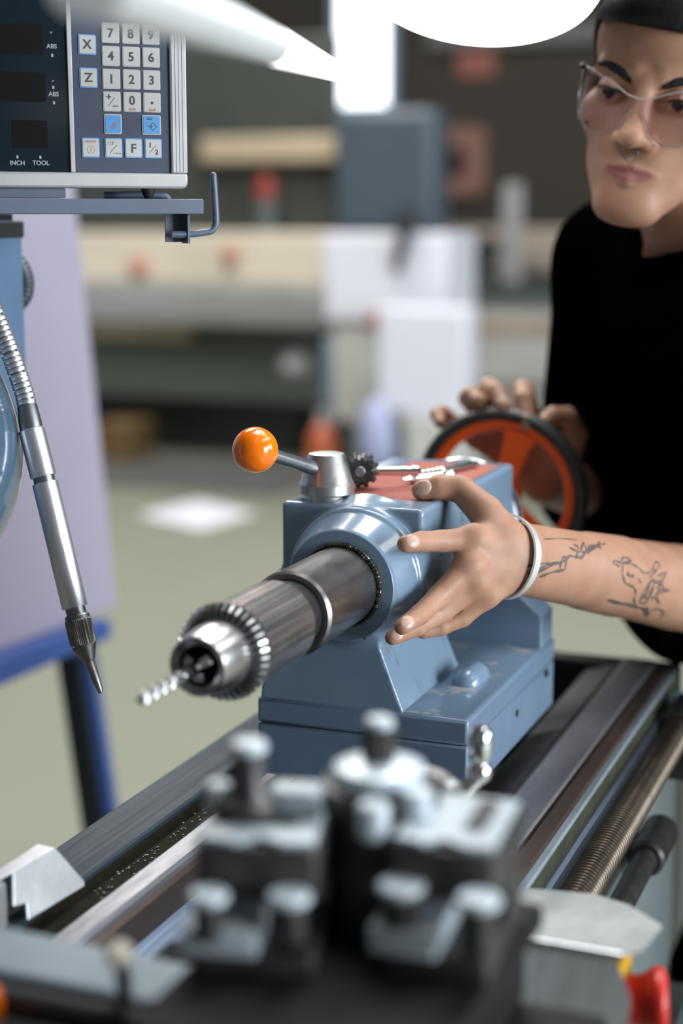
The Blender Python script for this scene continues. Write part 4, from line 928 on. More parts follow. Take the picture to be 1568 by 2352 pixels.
# ================================================================== BACKGROUND
# lilac sheet on a blue frame with dark legs, behind the column
wt = thing('sheet_rack', 'lilac-grey steel sheet on a blue frame with black leg behind the coolant hose', 'rack', (-1.44, 2.36, 0.0))
e1 = unit(V(-1.4318, 2.5252, 0.66)-V(-1.4504, 2.1930, 0.66)); e3 = unit(V(-0.085, 0.0, 1.0)); e2 = np.cross(e3, e1)
FP = np.stack([e1, e3, e2], 1); PO = V(-1.4504, 2.1930, 0.680)
obj('sheet', MB().prism([(-0.6, 0.0), (0.333, -0.010), (0.333, 1.05), (-0.6, 1.05)], FP, PO, -0.012, 0.0), 'lilac', wt, bevel=0.002)
obj('frame_rail', MB().prism([(-0.6, -0.048), (0.235, -0.044), (0.235, -0.010), (-0.6, -0.002)], FP, PO, -0.06, 0.004), 'blueframe', wt, bevel=0.003)
def leg(u, dx):
    t = PO+e1*u+e3*-0.03; b = V(t[0]+dx, t[1], 0.0); z = unit(b-t); x = unit(V(0.93, 0.37, 0)-z*(V(0.93, 0.37, 0)@z)); F = np.stack([x, np.cross(z, x), z], 1); L_ = np.linalg.norm(b-t)
    l = obj('leg', MB().prism([(-0.020, -0.03), (0.020, -0.03), (0.020, 0.03), (-0.020, 0.03)], F, t, 0.0, L_), 'blackleg', wt, bevel=0.002)
    obj('leg_flange', MB().prism([(0.021, -0.03), (0.040, -0.03), (0.040, 0.03), (0.021, 0.03)], F, t, 0.0, L_), 'blueframe', l, bevel=0.002)
leg(0.19, 0.085); leg(-0.45, 0.02)
# press brake across the back
pb = thing('press_brake', 'long dark green-grey press brake with cream beam across the back of the hall', 'press brake', (-4.2, 8.6, 0.0))
PY = 8.3
def pbx(n, x0, x1, z0, z1, y0, y1, m, p=pb, **k): return obj(n, MB().box((x0, PY+y0, z0), (x1, PY+y1, z1)), m, p, **k)
pbx('side_frame', -6.6, -6.3, 0, 2.35, 0.0, 1.1, 'machbody', bevel=0.02)
pbx('side_frame', -3.24, -2.98, 0, 1.90, 0.0, 1.1, 'machbody', bevel=0.02)
pbx('ram', -6.4, -3.36, 1.30, 2.35, 0.25, 0.34, 'machdark', bevel=0.02)
pbx('ram_rail', -4.16, -3.22, 1.665, 1.81, 0.16, 0.26, 'tan', bevel=0.02)
pbx('clamp_beam', -6.4, -3.22, 1.005, 1.285, 0.0, 0.5, 'cream', bevel=0.015)
rb = pbx('bed_table', -6.4, -3.22, 0.775, 1.0, -0.12, 0.5, 'ribs', bevel=0.01)
for k in range(62):
    x = -5.25+k*0.0335
    r0 = pbx('table_rib', x, x+0.018, 0.80, 0.92, -0.135, -0.118, 'ribs', rb) if k == 0 else None
    if k == 0: proto_rib = r0
    else:
        c = proto_rib.copy(); COL.objects.link(c); c.parent = rb; c.location = (k*0.0335, 0, 0)
pbx('tool_box', -5.4, -4.15, 0.685, 0.775, -0.05, 0.3, 'tan', bevel=0.02)
pbx('lower_beam', -6.4, -3.24, 0.34, 0.775, 0.05, 0.7, 'machbody', bevel=0.02)
pbx('kick_shadow', -6.3, -3.26, 0.0, 0.34, 0.35, 0.8, 'machdark')  # dark paint on this box holds the shadow beneath the machine
kb = obj('round_cover', MB().lathe([(0.088, 0.0), (0.088, 0.02), (0.070, 0.035), (0.0, 0.04)], (-3.5358, PY+0.05, 0.566), (0, -1, 0), 36), 'silver', pb)
obj('cover_boss', MB().cyl((-3.5358, PY+0.01, 0.566), (-3.5358, PY-0.02, 0.566), 0.035), 'white', kb)
bl = thing('signal_lamp', 'red-capped signal lamp standing on the press brake ram', 'signal lamp', (-3.73, 8.5, 1.29))
obj('lamp_post', MB().cyl((-3.733, 8.42, 1.286), (-3.733, 8.42, 1.36), 0.055), 'clearlens', bl)
obj('clear_lens', MB().cyl((-3.733, 8.42, 1.36), (-3.733, 8.42, 1.47), 0.058), 'clearlens', bl)
obj('red_lens', MB().lathe([(0.058, 1.47), (0.058, 1.555), (0.045, 1.585), (0.0, 1.595)], (-3.733, 8.42, 0), (0, 0, 1), 28, cap1=False), 'redlens', bl)
for nme, lab, x, z, r_, m in (('push_button', 'orange push button on the cream beam of the press brake', -3.894, 1.160, 0.042, 'buttonred'), ('push_button', 'red push button low on the cream beam behind the hook', -4.461, 1.090, 0.048, 'buttonred')):
    o = obj(nme, MB().lathe([(r_*1.2, 0.0), (r_*1.2, 0.015), (r_*0.85, 0.02), (r_*0.85, 0.05), (r_*0.6, 0.06), (0.0, 0.062)], (x, PY, z), (0, -1, 0), 24, cap1=False), m, None); tag(o, lab, 'button', 'buttons on the press brake')
o = obj('floor_box', MB().box((-4.62, 8.0, 0.0), (-4.40, 8.3, 0.20)).box((-4.63, 7.99, 0.20), (-4.39, 8.31, 0.23)), 'ochre', None, bevel=0.02); tag(o, 'low brown box lying in the shadow under the press brake', 'box')
o = obj('floor_shadow', MB().box((-6.2, 7.3, 0.0), (-3.2, 8.25, 0.012)), 'floorshadow', None, smooth=False); tag(o, 'thin grey sheet painted as the shadow before the press brake', 'floor shadow')  # thin grey sheet added to paint the machine's shadow on the floor
# slate control cabinet with white sheets
cb_ = thing('control_cabinet', 'tall slate-grey control cabinet beneath the bright window', 'cabinet', (-2.6, 7.5, 0.0))
CYY = 7.2
obj('upper_case', MB().box((-2.853, CYY, 1.30), (-2.355, CYY+0.25, 1.855)), 'slate', cb_, bevel=0.04)
obj('pale_door', MB().box((-2.893, CYY-0.02, 0.875), (-2.285, CYY+0.45, 1.295)), 'white', cb_, bevel=0.02)
obj('lower_case', MB().box((-2.86, CYY, 0.40), (-2.40, CYY+0.40, 0.872)), 'greybox', cb_, bevel=0.02)
obj('blue_edge', MB().box((-2.895, CYY-0.01, 0.37), (-2.858, CYY+0.40, 0.80)), 'bluegrey', cb_, bevel=0.01)
obj('cabinet_leg', MB().box((-2.85, CYY+0.02, 0.0), (-2.80, CYY+0.07, 0.40)), 'darkdirt', cb_)
obj('cabinet_leg', MB().box((-2.46, CYY+0.02, 0.0), (-2.41, CYY+0.07, 0.40)), 'darkdirt', cb_)
obj('door_handle', MB().tube([(-2.44, CYY-0.05, 1.40), (-2.47, CYY-0.06, 1.30), (-2.52, CYY-0.05, 1.12)], [0.028, 0.035, 0.02], 12), 'darkdirt', cb_)
wb = obj('white_carton', MB().box((-2.500, 6.85, 0.503), (-2.085, 7.02, 0.975)), 'white', None, bevel=0.015); tag(wb, 'large plain white carton standing right of the grey cabinet', 'carton')
o = obj('carton_stand', MB().box((-2.36, 6.83, 0.0), (-2.10, 7.05, 0.502)), 'greybox', None, bevel=0.01); tag(o, 'low grey stand carrying the white carton', 'stand')
o = obj('red_bottle', MB().lathe([(0.03, 0.872), (0.032, 0.90), (0.028, 0.925), (0.012, 0.94), (0.012, 0.955)], (-2.63, 7.155, 0.0), (0, 0, 1), 20), 'orangepaint', None) if False else obj('door_knob', MB().cyl((-2.62, CYY-0.05, 0.90), (-2.62, CYY-0.018, 0.90), 0.034), 'orangepaint', cb_)
rbt = thing('fire_bottle', 'orange-red bottle standing on the floor left of the pale cabinet', 'bottle', (-2.90, 7.1, 0.0))
obj('bottle_body', MB().lathe([(0.062, 0.0), (0.065, 0.02), (0.065, 0.33), (0.04, 0.39), (0.02, 0.41)], (-2.868, 7.1, 0.0), (0, 0, 1), 28), 'orangepaint', rbt)
obj('bottle_valve', MB().cyl((-2.868, 7.1, 0.41), (-2.868, 7.1, 0.47), 0.022), 'silver', rbt)
o = obj('plastic_bag', MB().lathe([(0.06, 0.0), (0.085, 0.06), (0.075, 0.20), (0.04, 0.28), (0.02, 0.30)], (-2.455, 6.72, 0.282), (0, 0, 1), 20), 'violet', None); tag(o, 'pale violet plastic bag on a dark crate below the white carton', 'bag')
o = obj('dark_crate', MB().box((-2.62, 6.62, 0.0), (-2.42, 6.82, 0.26)).box((-2.63, 6.61, 0.26), (-2.41, 6.83, 0.282)), 'darksteel', None, bevel=0.006); tag(o, 'small dark crate under the pale violet bag', 'crate')
# beige work table, post and clutter at the right
bt = thing('work_table', 'beige-topped work table beside the grey post at the back', 'table', (-3.0, 10.5, 0.0))
obj('table_top', MB().box((-3.9, 10.3, 1.02), (-1.5, 11.4, 1.10)), 'timber', bt, bevel=0.01)
obj('table_shelf', MB().box((-3.8, 10.35, 0.60), (-1.6, 11.3, 0.66)), 'timber', bt, bevel=0.01)
for x, y in ((-3.75, 10.42), (-1.65, 10.42), (-3.75, 11.25), (-1.65, 11.25)): obj('leg', MB().box((x-0.04, y-0.04, 0), (x+0.04, y+0.04, 1.02)), 'greybox', bt)
o = obj('stacked_board', MB().box((-3.75, 10.5, 1.10), (-1.7, 11.3, 1.30)), 'timber', None, bevel=0.01); tag(o, 'pale tan boards stacked on the beige work table', 'boards')
gb = thing('green_bench', 'low bench with dark green top behind the white carton', 'bench', (-2.2, 9.1, 0.0))
obj('bench_top', MB().box((-2.9, 8.75, 0.92), (-1.2, 9.45, 0.99)), 'greentop', gb, bevel=0.01)
obj('bench_front', MB().box((-2.85, 8.80, 0.45), (-1.25, 9.35, 0.92)), 'benchgrey', gb, bevel=0.01)
obj('bench_rail', MB().box((-2.85, 8.785, 0.74), (-1.25, 8.80, 0.80)), 'benchtan', gb)
obj('bench_base', MB().box((-2.80, 8.86, 0.0), (-1.3, 9.3, 0.45)), 'benchgrey', gb)
o = obj('vise', MB().lathe([(0.10, 0.0), (0.07, 0.03), (0.06, 0.10), (0.10, 0.14), (0.11, 0.22), (0.05, 0.28)], (-2.66, 9.0, 0.99), (0, 0, 1), 20), 'darkdirt', None); tag(o, 'black vise standing on the dark green bench', 'vise')
o = obj('ochre_tin', MB().lathe([(0.055, 0.0), (0.055, 0.14), (0.05, 0.15), (0.03, 0.155)], (-2.83, 8.95, 0.99), (0, 0, 1), 20), 'ochre', None); tag(o, 'brown tin beside the black vise', 'tin')
gp_ = thing('steel_post', 'slim grey steel post standing in front of the back wall', 'post', (-2.78, 10.0, 0.0))
obj('shaft', MB().box((-2.815, 9.95, 0.02), (-2.695, 10.05, 1.575)), 'postgrey', gp_, bevel=0.02)
obj('foot_plate', MB().box((-2.90, 9.85, 0.0), (-2.60, 10.15, 0.02)), 'postgrey', gp_)
# things on the back wall
o = thing('wall_box', 'faded pink framed wall box with dark centre', 'wall box', (-3.6, 11.8, 1.5))
obj('box_frame', MB().prism(rrect(-3.83, 1.53, -3.44, 2.02, 0.06), FXZ, (0, 0, 0), -11.79, -11.70), 'pink', o)
obj('box_door', MB().prism(rrect(-3.72, 1.66, -3.59, 1.88, 0.02), FXZ, (0, 0, 0), -11.70, -11.68), 'maroon', o)
o = obj('red_sign', MB().prism(rrect(-3.68, 2.38, -3.40, 2.58, 0.03), FXZ, (0, 0, 0), -11.795, -11.77), 'redsign', None); tag(o, 'faded red sign high on the back wall under the lamp', 'sign')
o = obj('cable_duct', MB().box((-3.9, 11.70, 2.58), (0.5, 11.795, 2.72)), 'wallside', None, bevel=0.01); tag(o, 'grey cable duct running along the upper back wall', 'duct')
o = obj('pale_sheet', MB().prism([(-3.60, 6.62), (-3.17, 6.40), (-3.10, 6.86), (-3.52, 7.10)], FZ, (0, 0, 0), 0.0, 0.002), 'white', None, smooth=False); tag(o, 'pale flat sheet lying on the concrete floor', 'paper')  # thin pale quad laid flat on the floor

# ================================================================== PERSON
pe = thing('person', 'person in black t-shirt and clear safety glasses steadying the tailstock with tattooed left arm', 'person', (-0.14, 1.83, 0.0))
# head frame: x towards the person's left, y out of the face, z up
roll, pit = R(11.5), R(4)
hz = unit(V(math.sin(roll), -math.sin(pit), math.cos(roll)*math.cos(pit))); hy = V(-0.03, -1.0, 0.0); hy = unit(hy-hz*(hy@hz)); hx = np.cross(hy, hz)
HF = np.stack([hx, hy, hz], 1); HS = 1.03
HO = V(-0.3034, 1.5614, 1.4739)-HF@(V(0, 0.079, 0)*HS)
H = lambda x, y, z: HO+HF@(V(x, y, z)*HS)
hel = lambda c, r: el(H(*c), np.array(r)*HS, HF)
hrc = lambda a, b, ra, rb: rc(H(*a), H(*b), ra*HS, rb*HS)
body = []
A = lambda p, k: body.append(('+', p, k))
S_ = lambda p, k: body.append(('-', p, k))
# torso and neck (under the shirt) and arms first
NECK = V(-0.2674, 1.700, 1.328)
CH = V(-0.205, 1.755, 1.20)
Rsh, Rel, Rwr = V(-0.3900, 1.842, 1.316), V(-0.408, 1.985, 1.022), V(-0.452, 1.800, 1.066)
Lsh, Lel, Lwr = V(-0.105, 1.615, 1.315), V(-0.226, 1.680, 0.974), V(-0.3545, 1.3345, 1.0720)
PEL = V(-0.11, 1.87, 0.95)
sd = unit(V(Rsh[0]-Lsh[0], Rsh[1]-Lsh[1], 0)); TF = np.stack([sd, np.cross(V(0, 0, 1), sd), V(0, 0, 1)], 1)
A(el(CH, (0.150, 0.100, 0.150), TF), 0); A(el((CH+PEL)/2, (0.125, 0.090, 0.16), TF), 0.05); A(el(PEL, (0.135, 0.10, 0.09), TF), 0.05)
A(rc(NECK+V(0, 0.02, -0.03), Rsh+V(0.02, 0, 0), 0.055, 0.048), 0.04); A(rc(NECK+V(0, 0.02, -0.03), Lsh, 0.055, 0.048), 0.04)
A(rc(Rsh, Rel, 0.048, 0.039), 0.02); A(rc(Rel, Rel+(Rwr-Rel)*0.3, 0.039, 0.0405), 0.015); A(rc(Rel+(Rwr-Rel)*0.3, Rwr, 0.0405, 0.028), 0.02)
A(rc(Lsh, Lel, 0.048, 0.040), 0.02)
# left forearm: broad near the elbow, flattened at the wrist
ld = unit(Lwr-Lel); up_ = unit(V(0, 0, 1)-ld*ld[2])
A(rc(Lel, Lel+(Lwr-Lel)*0.3, 0.044, 0.0420), 0.006); A(rc(Lel+(Lwr-Lel)*0.3, Lel+(Lwr-Lel)*0.72, 0.0420, 0.0345), 0.003)
for s_ in (-1, 1): A(rc(Lel+(Lwr-Lel)*0.60+up_*0.001*s_, Lwr+up_*0.0078*s_, 0.0350, 0.0235), 0.006)
# neck and head
A(rc(H(0.006, -0.028, -0.055), NECK+V(0.0, 0.0, 0.01), 0.047, 0.050), 0.02); A(rc(NECK+V(0, 0, 0.01), NECK+V(0.01, 0.03, -0.06), 0.050, 0.07), 0.02)
A(hel((0, -0.012, 0.045), (0.0745, 0.093, 0.080)), 0.02)
A(hel((0, 0.030, 0.042), (0.061, 0.052, 0.050)), 0.02)
A(hel((0, 0.032, -0.036), (0.055, 0.050, 0.066)), 0.02)
for s_ in (-1, 1):
    A(hel((s_*0.0415, 0.053, -0.024), (0.0235, 0.021, 0.021)), 0.020)
    A(hrc((s_*0.051, -0.004, -0.048), (s_*0.0175, 0.064, -0.1015), 0.0165, 0.0150), 0.022)
A(hel((0, 0.0715, -0.101), (0.0205, 0.0165, 0.0165)), 0.020)
A(hel((0, 0.063, -0.060), (0.030, 0.022, 0.028)), 0.026)
for s_ in (-1, 1):
    A(hrc((s_*0.046, 0.063, 0.017), (s_*0.013, 0.0795, 0.0145), 0.0095, 0.0085), 0.012)
    S_(hel((s_*0.0325, 0.0945, -0.0025), (0.0185, 0.0165, 0.0125)), 0.010)
A(hrc((0, 0.0815, 0.010), (0, 0.1015, -0.035), 0.0075, 0.0098), 0.010)
A(hel((0, 0.1020, -0.0385), (0.0120, 0.0115, 0.0100)), 0.006)
for s_ in (-1, 1):
    A(hel((s_*0.0130, 0.0925, -0.0415), (0.0082, 0.0110, 0.0080)), 0.005)
    A(hel((s_*0.0325, 0.0715, -0.001), (0.0150, 0.0145, 0.0135)), 0.003)
    S_(hel((s_*0.0325, 0.0885, -0.0040), (0.0128, 0.0085, 0.0036)), 0.0012)
    A(hrc((s_*0.0450, 0.0765, 0.0010), (s_*0.0325, 0.0862, 0.0022), 0.0022, 0.0028), 0.002)
    A(hrc((s_*0.0325, 0.0862, 0.0022), (s_*0.0205, 0.0795, -0.0012), 0.0028, 0.0016), 0.002)
for s_ in (-1, 1): S_(hel((s_*0.0068, 0.1000, -0.0490), (0.0042, 0.0060, 0.0040)), 0.002)
for s_ in (-1, 1):
    A(hrc((s_*0.004, 0.0885, -0.0650), (s_*0.0235, 0.0785, -0.0695), 0.0042, 0.0018), 0.006)
    A(hrc((0, 0.0862, -0.0758), (s_*0.0205, 0.0785, -0.0720), 0.0049, 0.0020), 0.006)
    S_(hrc((0, 0.0945, -0.0707), (s_*0.0265, 0.0815, -0.0718), 0.0018, 0.0014), 0.0015)
    A(hel((s_*0.0745, -0.014, -0.014), (0.009, 0.017, 0.029)), 0.006)

# hands: palm from metacarpal capsules, each finger its own chain, unequal and bent
def chain(pts, rad, k0=0.006):
    for i in range(len(pts)-1): A(rc(pts[i], pts[i+1], rad[i], rad[i+1]), k0 if i == 0 else 0.0025)
P_ = lambda *a: [V(*q) for q in a]
LH = dict(
    thumb=(P_((-0.3660, 1.3150, 1.0920), (-0.3835, 1.3220, 1.1130), (-0.4085, 1.3290, 1.1310), (-0.4255, 1.3225, 1.1320), (-0.4395, 1.3165, 1.1295)), (0.0175, 0.0148, 0.0116, 0.0110, 0.0086)),
    index=(P_((-0.3830, 1.2850, 1.0965), (-0.4040, 1.2625, 1.0975), (-0.4150, 1.2450, 1.0995), (-0.4215, 1.2240, 1.1010)), (0.0108, 0.0092, 0.0086, 0.0074)),
    middle=(P_((-0.3830, 1.2740, 1.0760), (-0.4010, 1.2470, 1.0540), (-0.4070, 1.2170, 1.0450), (-0.4130, 1.1920, 1.0405)), (0.0110, 0.0090, 0.0082, 0.0068)),
    ring=(P_((-0.3790, 1.2800, 1.0600), (-0.4000, 1.2560, 1.0385), (-0.4140, 1.2280, 1.0310), (-0.4260, 1.2060, 1.0270)), (0.0105, 0.0084, 0.0078, 0.0065)),
    pinky=(P_((-0.3720, 1.2920, 1.0480), (-0.3890, 1.2780, 1.0300), (-0.4040, 1.2640, 1.0235), (-0.4160, 1.2520, 1.0215)), (0.0096, 0.0076, 0.0070, 0.0060)))
def hand(Hd, wr, kn, rw):
    for n_ in ('index', 'middle', 'ring', 'pinky'):
        mc = Hd[n_][0][0]; A(rc(wr+(mc-wr)*0.12, mc, rw, Hd[n_][1][0]*1.02), 0.010)
    A(rc(wr, Hd['thumb'][0][0], rw*1.05, Hd['thumb'][1][0]), 0.012)
    m_ = (Hd['index'][0][0]+Hd['thumb'][0][0])/2
    A(rc(Hd['thumb'][0][0]*0.4+Hd['thumb'][0][1]*0.6, (Hd['index'][0][0]*0.75+wr*0.25), 0.0105, 0.012), 0.012)
    for n_ in Hd: chain(*Hd[n_], k0=0.008)
    for n_ in ('index', 'middle', 'ring'):            # knuckles
        A(el(Hd[n_][0][0]+kn*0.0022, (0.0092,)*3), 0.010)
hand(LH, Lwr, unit(V(0.75, -0.55, 0.25)), 0.0195)
RH = dict(
    thumb=(P_((-0.4280, 1.7900, 1.0860), (-0.4105, 1.7720, 1.1220), (-0.4140, 1.7400, 1.1480), (-0.4250, 1.7220, 1.1500), (-0.4345, 1.7040, 1.1430)), (0.0150, 0.0120, 0.0102, 0.0098, 0.0078)),
    index=(P_((-0.4600, 1.7830, 1.1240), (-0.4680, 1.7540, 1.1720), (-0.4560, 1.7150, 1.1660), (-0.4470, 1.6960, 1.1430)), (0.0125, 0.0118, 0.0110, 0.0094)),
    middle=(P_((-0.4840, 1.7800, 1.1280), (-0.5060, 1.7500, 1.1735), (-0.4890, 1.7170, 1.1730), (-0.4740, 1.6990, 1.1590)), (0.0125, 0.0117, 0.0108, 0.0093)),
    ring=(P_((-0.5060, 1.7720, 1.1250), (-0.5290, 1.7480, 1.1620), (-0.5170, 1.7180, 1.1680), (-0.5030, 1.7030, 1.1640)), (0.0120, 0.0110, 0.0102, 0.0088)),
    pinky=(P_((-0.5250, 1.7650, 1.1140), (-0.5600, 1.7500, 1.1440), (-0.5570, 1.7220, 1.1450), (-0.5480, 1.7060, 1.1380)), (0.0100, 0.0086, 0.0080, 0.0068)))
hand(RH, Rwr, unit(V(0, 0.8, 0.3)), 0.0205)
bv, bf = sdfmesh(body, 0.0017, 2)
bme = npmesh('body', bv, bf, ORG[pe.name])
q = ((bv-HO)@HF)/HS
lipm = np.zeros(len(bv), np.float32)
ex = np.abs(q[:, 0])/0.0235; zz = np.where(q[:, 2] > -0.070, (q[:, 2]+0.070)/(0.0070*(1-0.55*ex**2)+1e-4), -(q[:, 2]+0.070)/(0.0090*(1-0.70*ex**2)+1e-4))
ok = (q[:, 1] > 0.070) & (ex < 1)
lipm[ok] = np.clip((1.0-zz[ok])*4, 0, 1)*np.clip((1-ex[ok])*6, 0, 1)
la = bme.attributes.new('lip', 'FLOAT', 'POINT')
if len(bme.vertices) == len(bv): la.data.foreach_set('value', lipm)
bo = link('body', bme, 'skin', pe, sharp=None)
tri = np.concatenate([bf[:, [0, 1, 2]], bf[:, [0, 2, 3]]])
bvh = BVHTree.FromPolygons(bv.tolist(), tri.tolist())
# eyes
for s_ in (-1, 1):
    e = obj('eye', MB().ball(H(s_*0.0325, 0.0712, -0.0020), 0.0128*HS, 28, 18), 'eyewhite', pe)
    ed = unit(HF@V(0.16, 1.0, -0.20))
    obj('iris', MB().ball(H(s_*0.0325, 0.0712, -0.0020)+ed*0.0118*HS, (0.0064, 0.0064, 0.0018), 24, 10, F=frame(ed)), 'iris', e)
    obj('eyelash', MB().tube(spline([H(s_*0.0462, 0.0785, -0.0008), H(s_*0.0400, 0.0850, 0.0006), H(s_*0.0325, 0.0885, 0.0005), H(s_*0.0250, 0.0860, -0.0012), H(s_*0.0208, 0.0815, -0.0030)], 5), 0.0011, 8), 'hair', e)
    # eyebrow: tapered strip lying on the brow
    P = []
    for t in np.linspace(0, 1, 12):
        x = 0.0145+t*0.041; z = float(np.interp(x, [0.014, 0.022, 0.032, 0.044, 0.056], [0.0095, 0.0135, 0.0175, 0.0200, 0.0185]))
        h_ = bvh.ray_cast(Vector(H(s_*x, 0.16, z)), Vector(-HF[:, 1]))
        P.append(np.array(h_[0]) if h_[0] else H(s_*x, 0.08, z))
    P = np.array(P); mb = MB(); v = []
    rad = np.interp(np.linspace(0, 1, 12), [0, 0.15, 0.6, 1], [0.0030, 0.0046, 0.0042, 0.0018])
    for i in range(12):
        for a in np.arange(8)*math.pi/4: v.append(P[i]+HF[:, 2]*rad[i]*math.cos(a)+HF[:, 1]*0.0012*math.sin(a))
    f = [(i*8+j, i*8+(j+1) % 8, (i+1)*8+(j+1) % 8, (i+1)*8+j) for i in range(11) for j in range(8)]
    obj('eyebrow', mb.add(v, f), 'hair', pe)
# hair: short crop with straight fringe
hops = [('+', hel((0, -0.016, 0.049), (0.0815, 0.0995, 0.0885)), 0), ('+', hel((0, 0.030, 0.062), (0.066, 0.060, 0.050)), 0.02),
        ('-', bx(H(0, 0.120, -0.048), np.array((0.2, 0.088, 0.105))*HS, 0.006, HF), 0.004), ('-', bx(H(0, 0.0, -0.135), np.array((0.2, 0.2, 0.100))*HS, 0.01, HF), 0.01)]
sdfobj('hair', hops, 0.003, 'hair', pe, smooth=2)
# nose ring
nr = H(0, 0.0985, -0.0505)
obj('nose_ring', MB().torus(nr, HF[:, 1], 0.0076, 0.0009, 36, 8, R(200), R(520), up=HF[:, 2]).ball(nr+HF@V(-0.0073, 0, 0.0), 0.0016, 10, 6).ball(nr+HF@V(0.0073, 0, 0.0), 0.0015, 10, 6), 'rod', pe)
# mole
h_ = bvh.ray_cast(Vector(H(0.052, 0.14, -0.034)), Vector(-HF[:, 1]))
if h_[0]: obj('mole', MB().ball(np.array(h_[0]), (0.0022, 0.0022, 0.0022), 12, 8), 'iris', pe)
M['keyedge'] = mat('bright_lens_edge', (0.42, 0.41, 0.43), 0.15, var=0.05, coat=0.4)
# safety glasses: wrap-round clear visor with two lobes, dark temples
sg = obj('safety_glasses', MB().tube(spline([H(s_*0.0, 0.106, 0.0), H(s_*0.004, 0.106, 0.001)], 2), 0.0008, 6) if False else MB().tube(spline([H(x, y, z) for x, y, z in ((-0.071, 0.050, 0.0165), (-0.060, 0.078, 0.0150), (-0.045, 0.093, 0.0110), (-0.028, 0.1005, 0.0060), (-0.012, 0.1045, -0.0015), (0, 0.1055, -0.0035), (0.012, 0.1045, -0.0015), (0.028, 0.1005, 0.0060), (0.045, 0.093, 0.0110), (0.060, 0.078, 0.0150), (0.071, 0.050, 0.0165))], 6), 0.0005, 8), 'keyedge', pe)
def lens(s_):
    nx, nz_ = 22, 12; v = []
    for i in range(nx+1):
        t = i/nx; x = 0.0025+t*0.0685
        y = float(np.interp(x, [0, 0.012, 0.028, 0.045, 0.060, 0.071], [0.1055, 0.1045, 0.1005, 0.093, 0.078, 0.050]))
        zt = float(np.interp(x, [0, 0.012, 0.028, 0.045, 0.060, 0.071], [-0.0035, -0.0015, 0.0060, 0.0110, 0.0150, 0.0165]))
        zb = float(np.interp(x, [0, 0.006, 0.012, 0.018, 0.028, 0.045, 0.058, 0.068, 0.071], [-0.012, -0.016, -0.026, -0.0345, -0.0405, -0.0390, -0.031, -0.014, -0.004]))
        for j in range(nz_+1):
            u = j/nz_; v.append(H(s_*x, y-0.0012*(2*u-1)**2, zt+(zb-zt)*u))
    f = [(i*(nz_+1)+j, (i+1)*(nz_+1)+j, (i+1)*(nz_+1)+j+1, i*(nz_+1)+j+1) for i in range(nx) for j in range(nz_)]
    o = obj('lens', MB().add(v, f), 'lens', sg, sharp=None)
    m_ = o.modifiers.new('thick', 'SOLIDIFY'); m_.thickness = 0.0016; m_.offset = 0
    edge = [v[i*(nz_+1)+nz_] for i in range(nx+1)]
    obj('lens_edge', MB().tube(edge, 0.0006, 8), 'keyedge', sg)
    obj('temple', MB().tube(spline([H(s_*0.071, 0.052, 0.0135), H(s_*0.0765, 0.035, 0.0135), H(s_*0.0815, -0.010, 0.008), H(s_*0.0815, -0.035, -0.004)], 6), [0.0026]*6+[0.0030]*13, 10), 'black', sg)
lens(-1); lens(1)
# fingernails
def nail(Hd, n_, upv, w_, l_, lift=0.86):
    p, r_ = Hd[n_]; a, b = p[-2], p[-1]; d = unit(b-a); u = unit(upv-d*(np.array(upv)@d)); sdn = np.cross(d, u)
    c = b-d*0.0012+u*r_[-1]*0.82
    tilt = unit(u*0.94+d*0.34); t2 = np.cross(sdn, tilt)
    obj('fingernail', MB().ball(c, (l_/2, w_/2, 0.0024), 20, 12, F=np.stack([t2*-1 if t2@d < 0 else t2, sdn, tilt], 1)), 'nail', pe)
cdir = V(0, 0, 1.36)
vw = lambda p: unit(cdir-p)
for n_, w_, l_ in (('thumb', 0.0135, 0.0165), ('index', 0.0118, 0.0140), ('middle', 0.0112, 0.0136), ('ring', 0.0102, 0.0124)):
    b_ = LH[n_][0][-1]; extra = V(0.15, -0.1, 0.25) if n_ != 'thumb' else V(0.35, -0.55, 0.75)
    nail(LH, n_, vw(b_)+extra*0.8, w_, l_)
for n_, w_, l_ in (('thumb', 0.011, 0.012), ('index', 0.010, 0.012), ('middle', 0.0098, 0.012), ('ring', 0.009, 0.011)):
    nail(RH, n_, V(0, -1, 0.25), w_, l_)
# bracelet: flattened silver cuff round the wrist
wc = Lwr+ld*0.015; v = []; n_ = 56
w1, w2 = up_, np.cross(ld, up_)
ringp = []
for a in np.arange(n_)*2*math.pi/n_:
    dr_ = w1*math.cos(a)+w2*math.sin(a); h_ = bvh.ray_cast(Vector(wc+dr_*0.09), Vector(-dr_))
    rr_ = np.linalg.norm(np.array(h_[0])-wc) if h_[0] else 0.03
    ringp.append(rr_)
ringp = np.array(ringp)
for _ in range(6): ringp = (ringp+np.roll(ringp, 1)+np.roll(ringp, -1))/3
ringp += 0.0022
for i, a in enumerate(np.arange(n_)*2*math.pi/n_):
    dr_ = w1*math.cos(a)+w2*math.sin(a); hw_ = 0.0024+0.0026*abs(math.sin(a))
    for (rr_, hh_) in ((0.0, -hw_), (0.0014, -hw_*0.8), (0.0014, hw_*0.8), (0.0, hw_)):
        v.append(wc+dr_*(ringp[i]+rr_)+ld*hh_)
f = [(i*4+j, i*4+(j+1) % 4, ((i+1) % n_)*4+(j+1) % 4, ((i+1) % n_)*4+j) for i in range(n_) for j in range(4)]
obj('bracelet', MB().add(v, f), 'silverband', pe, sharp=40)
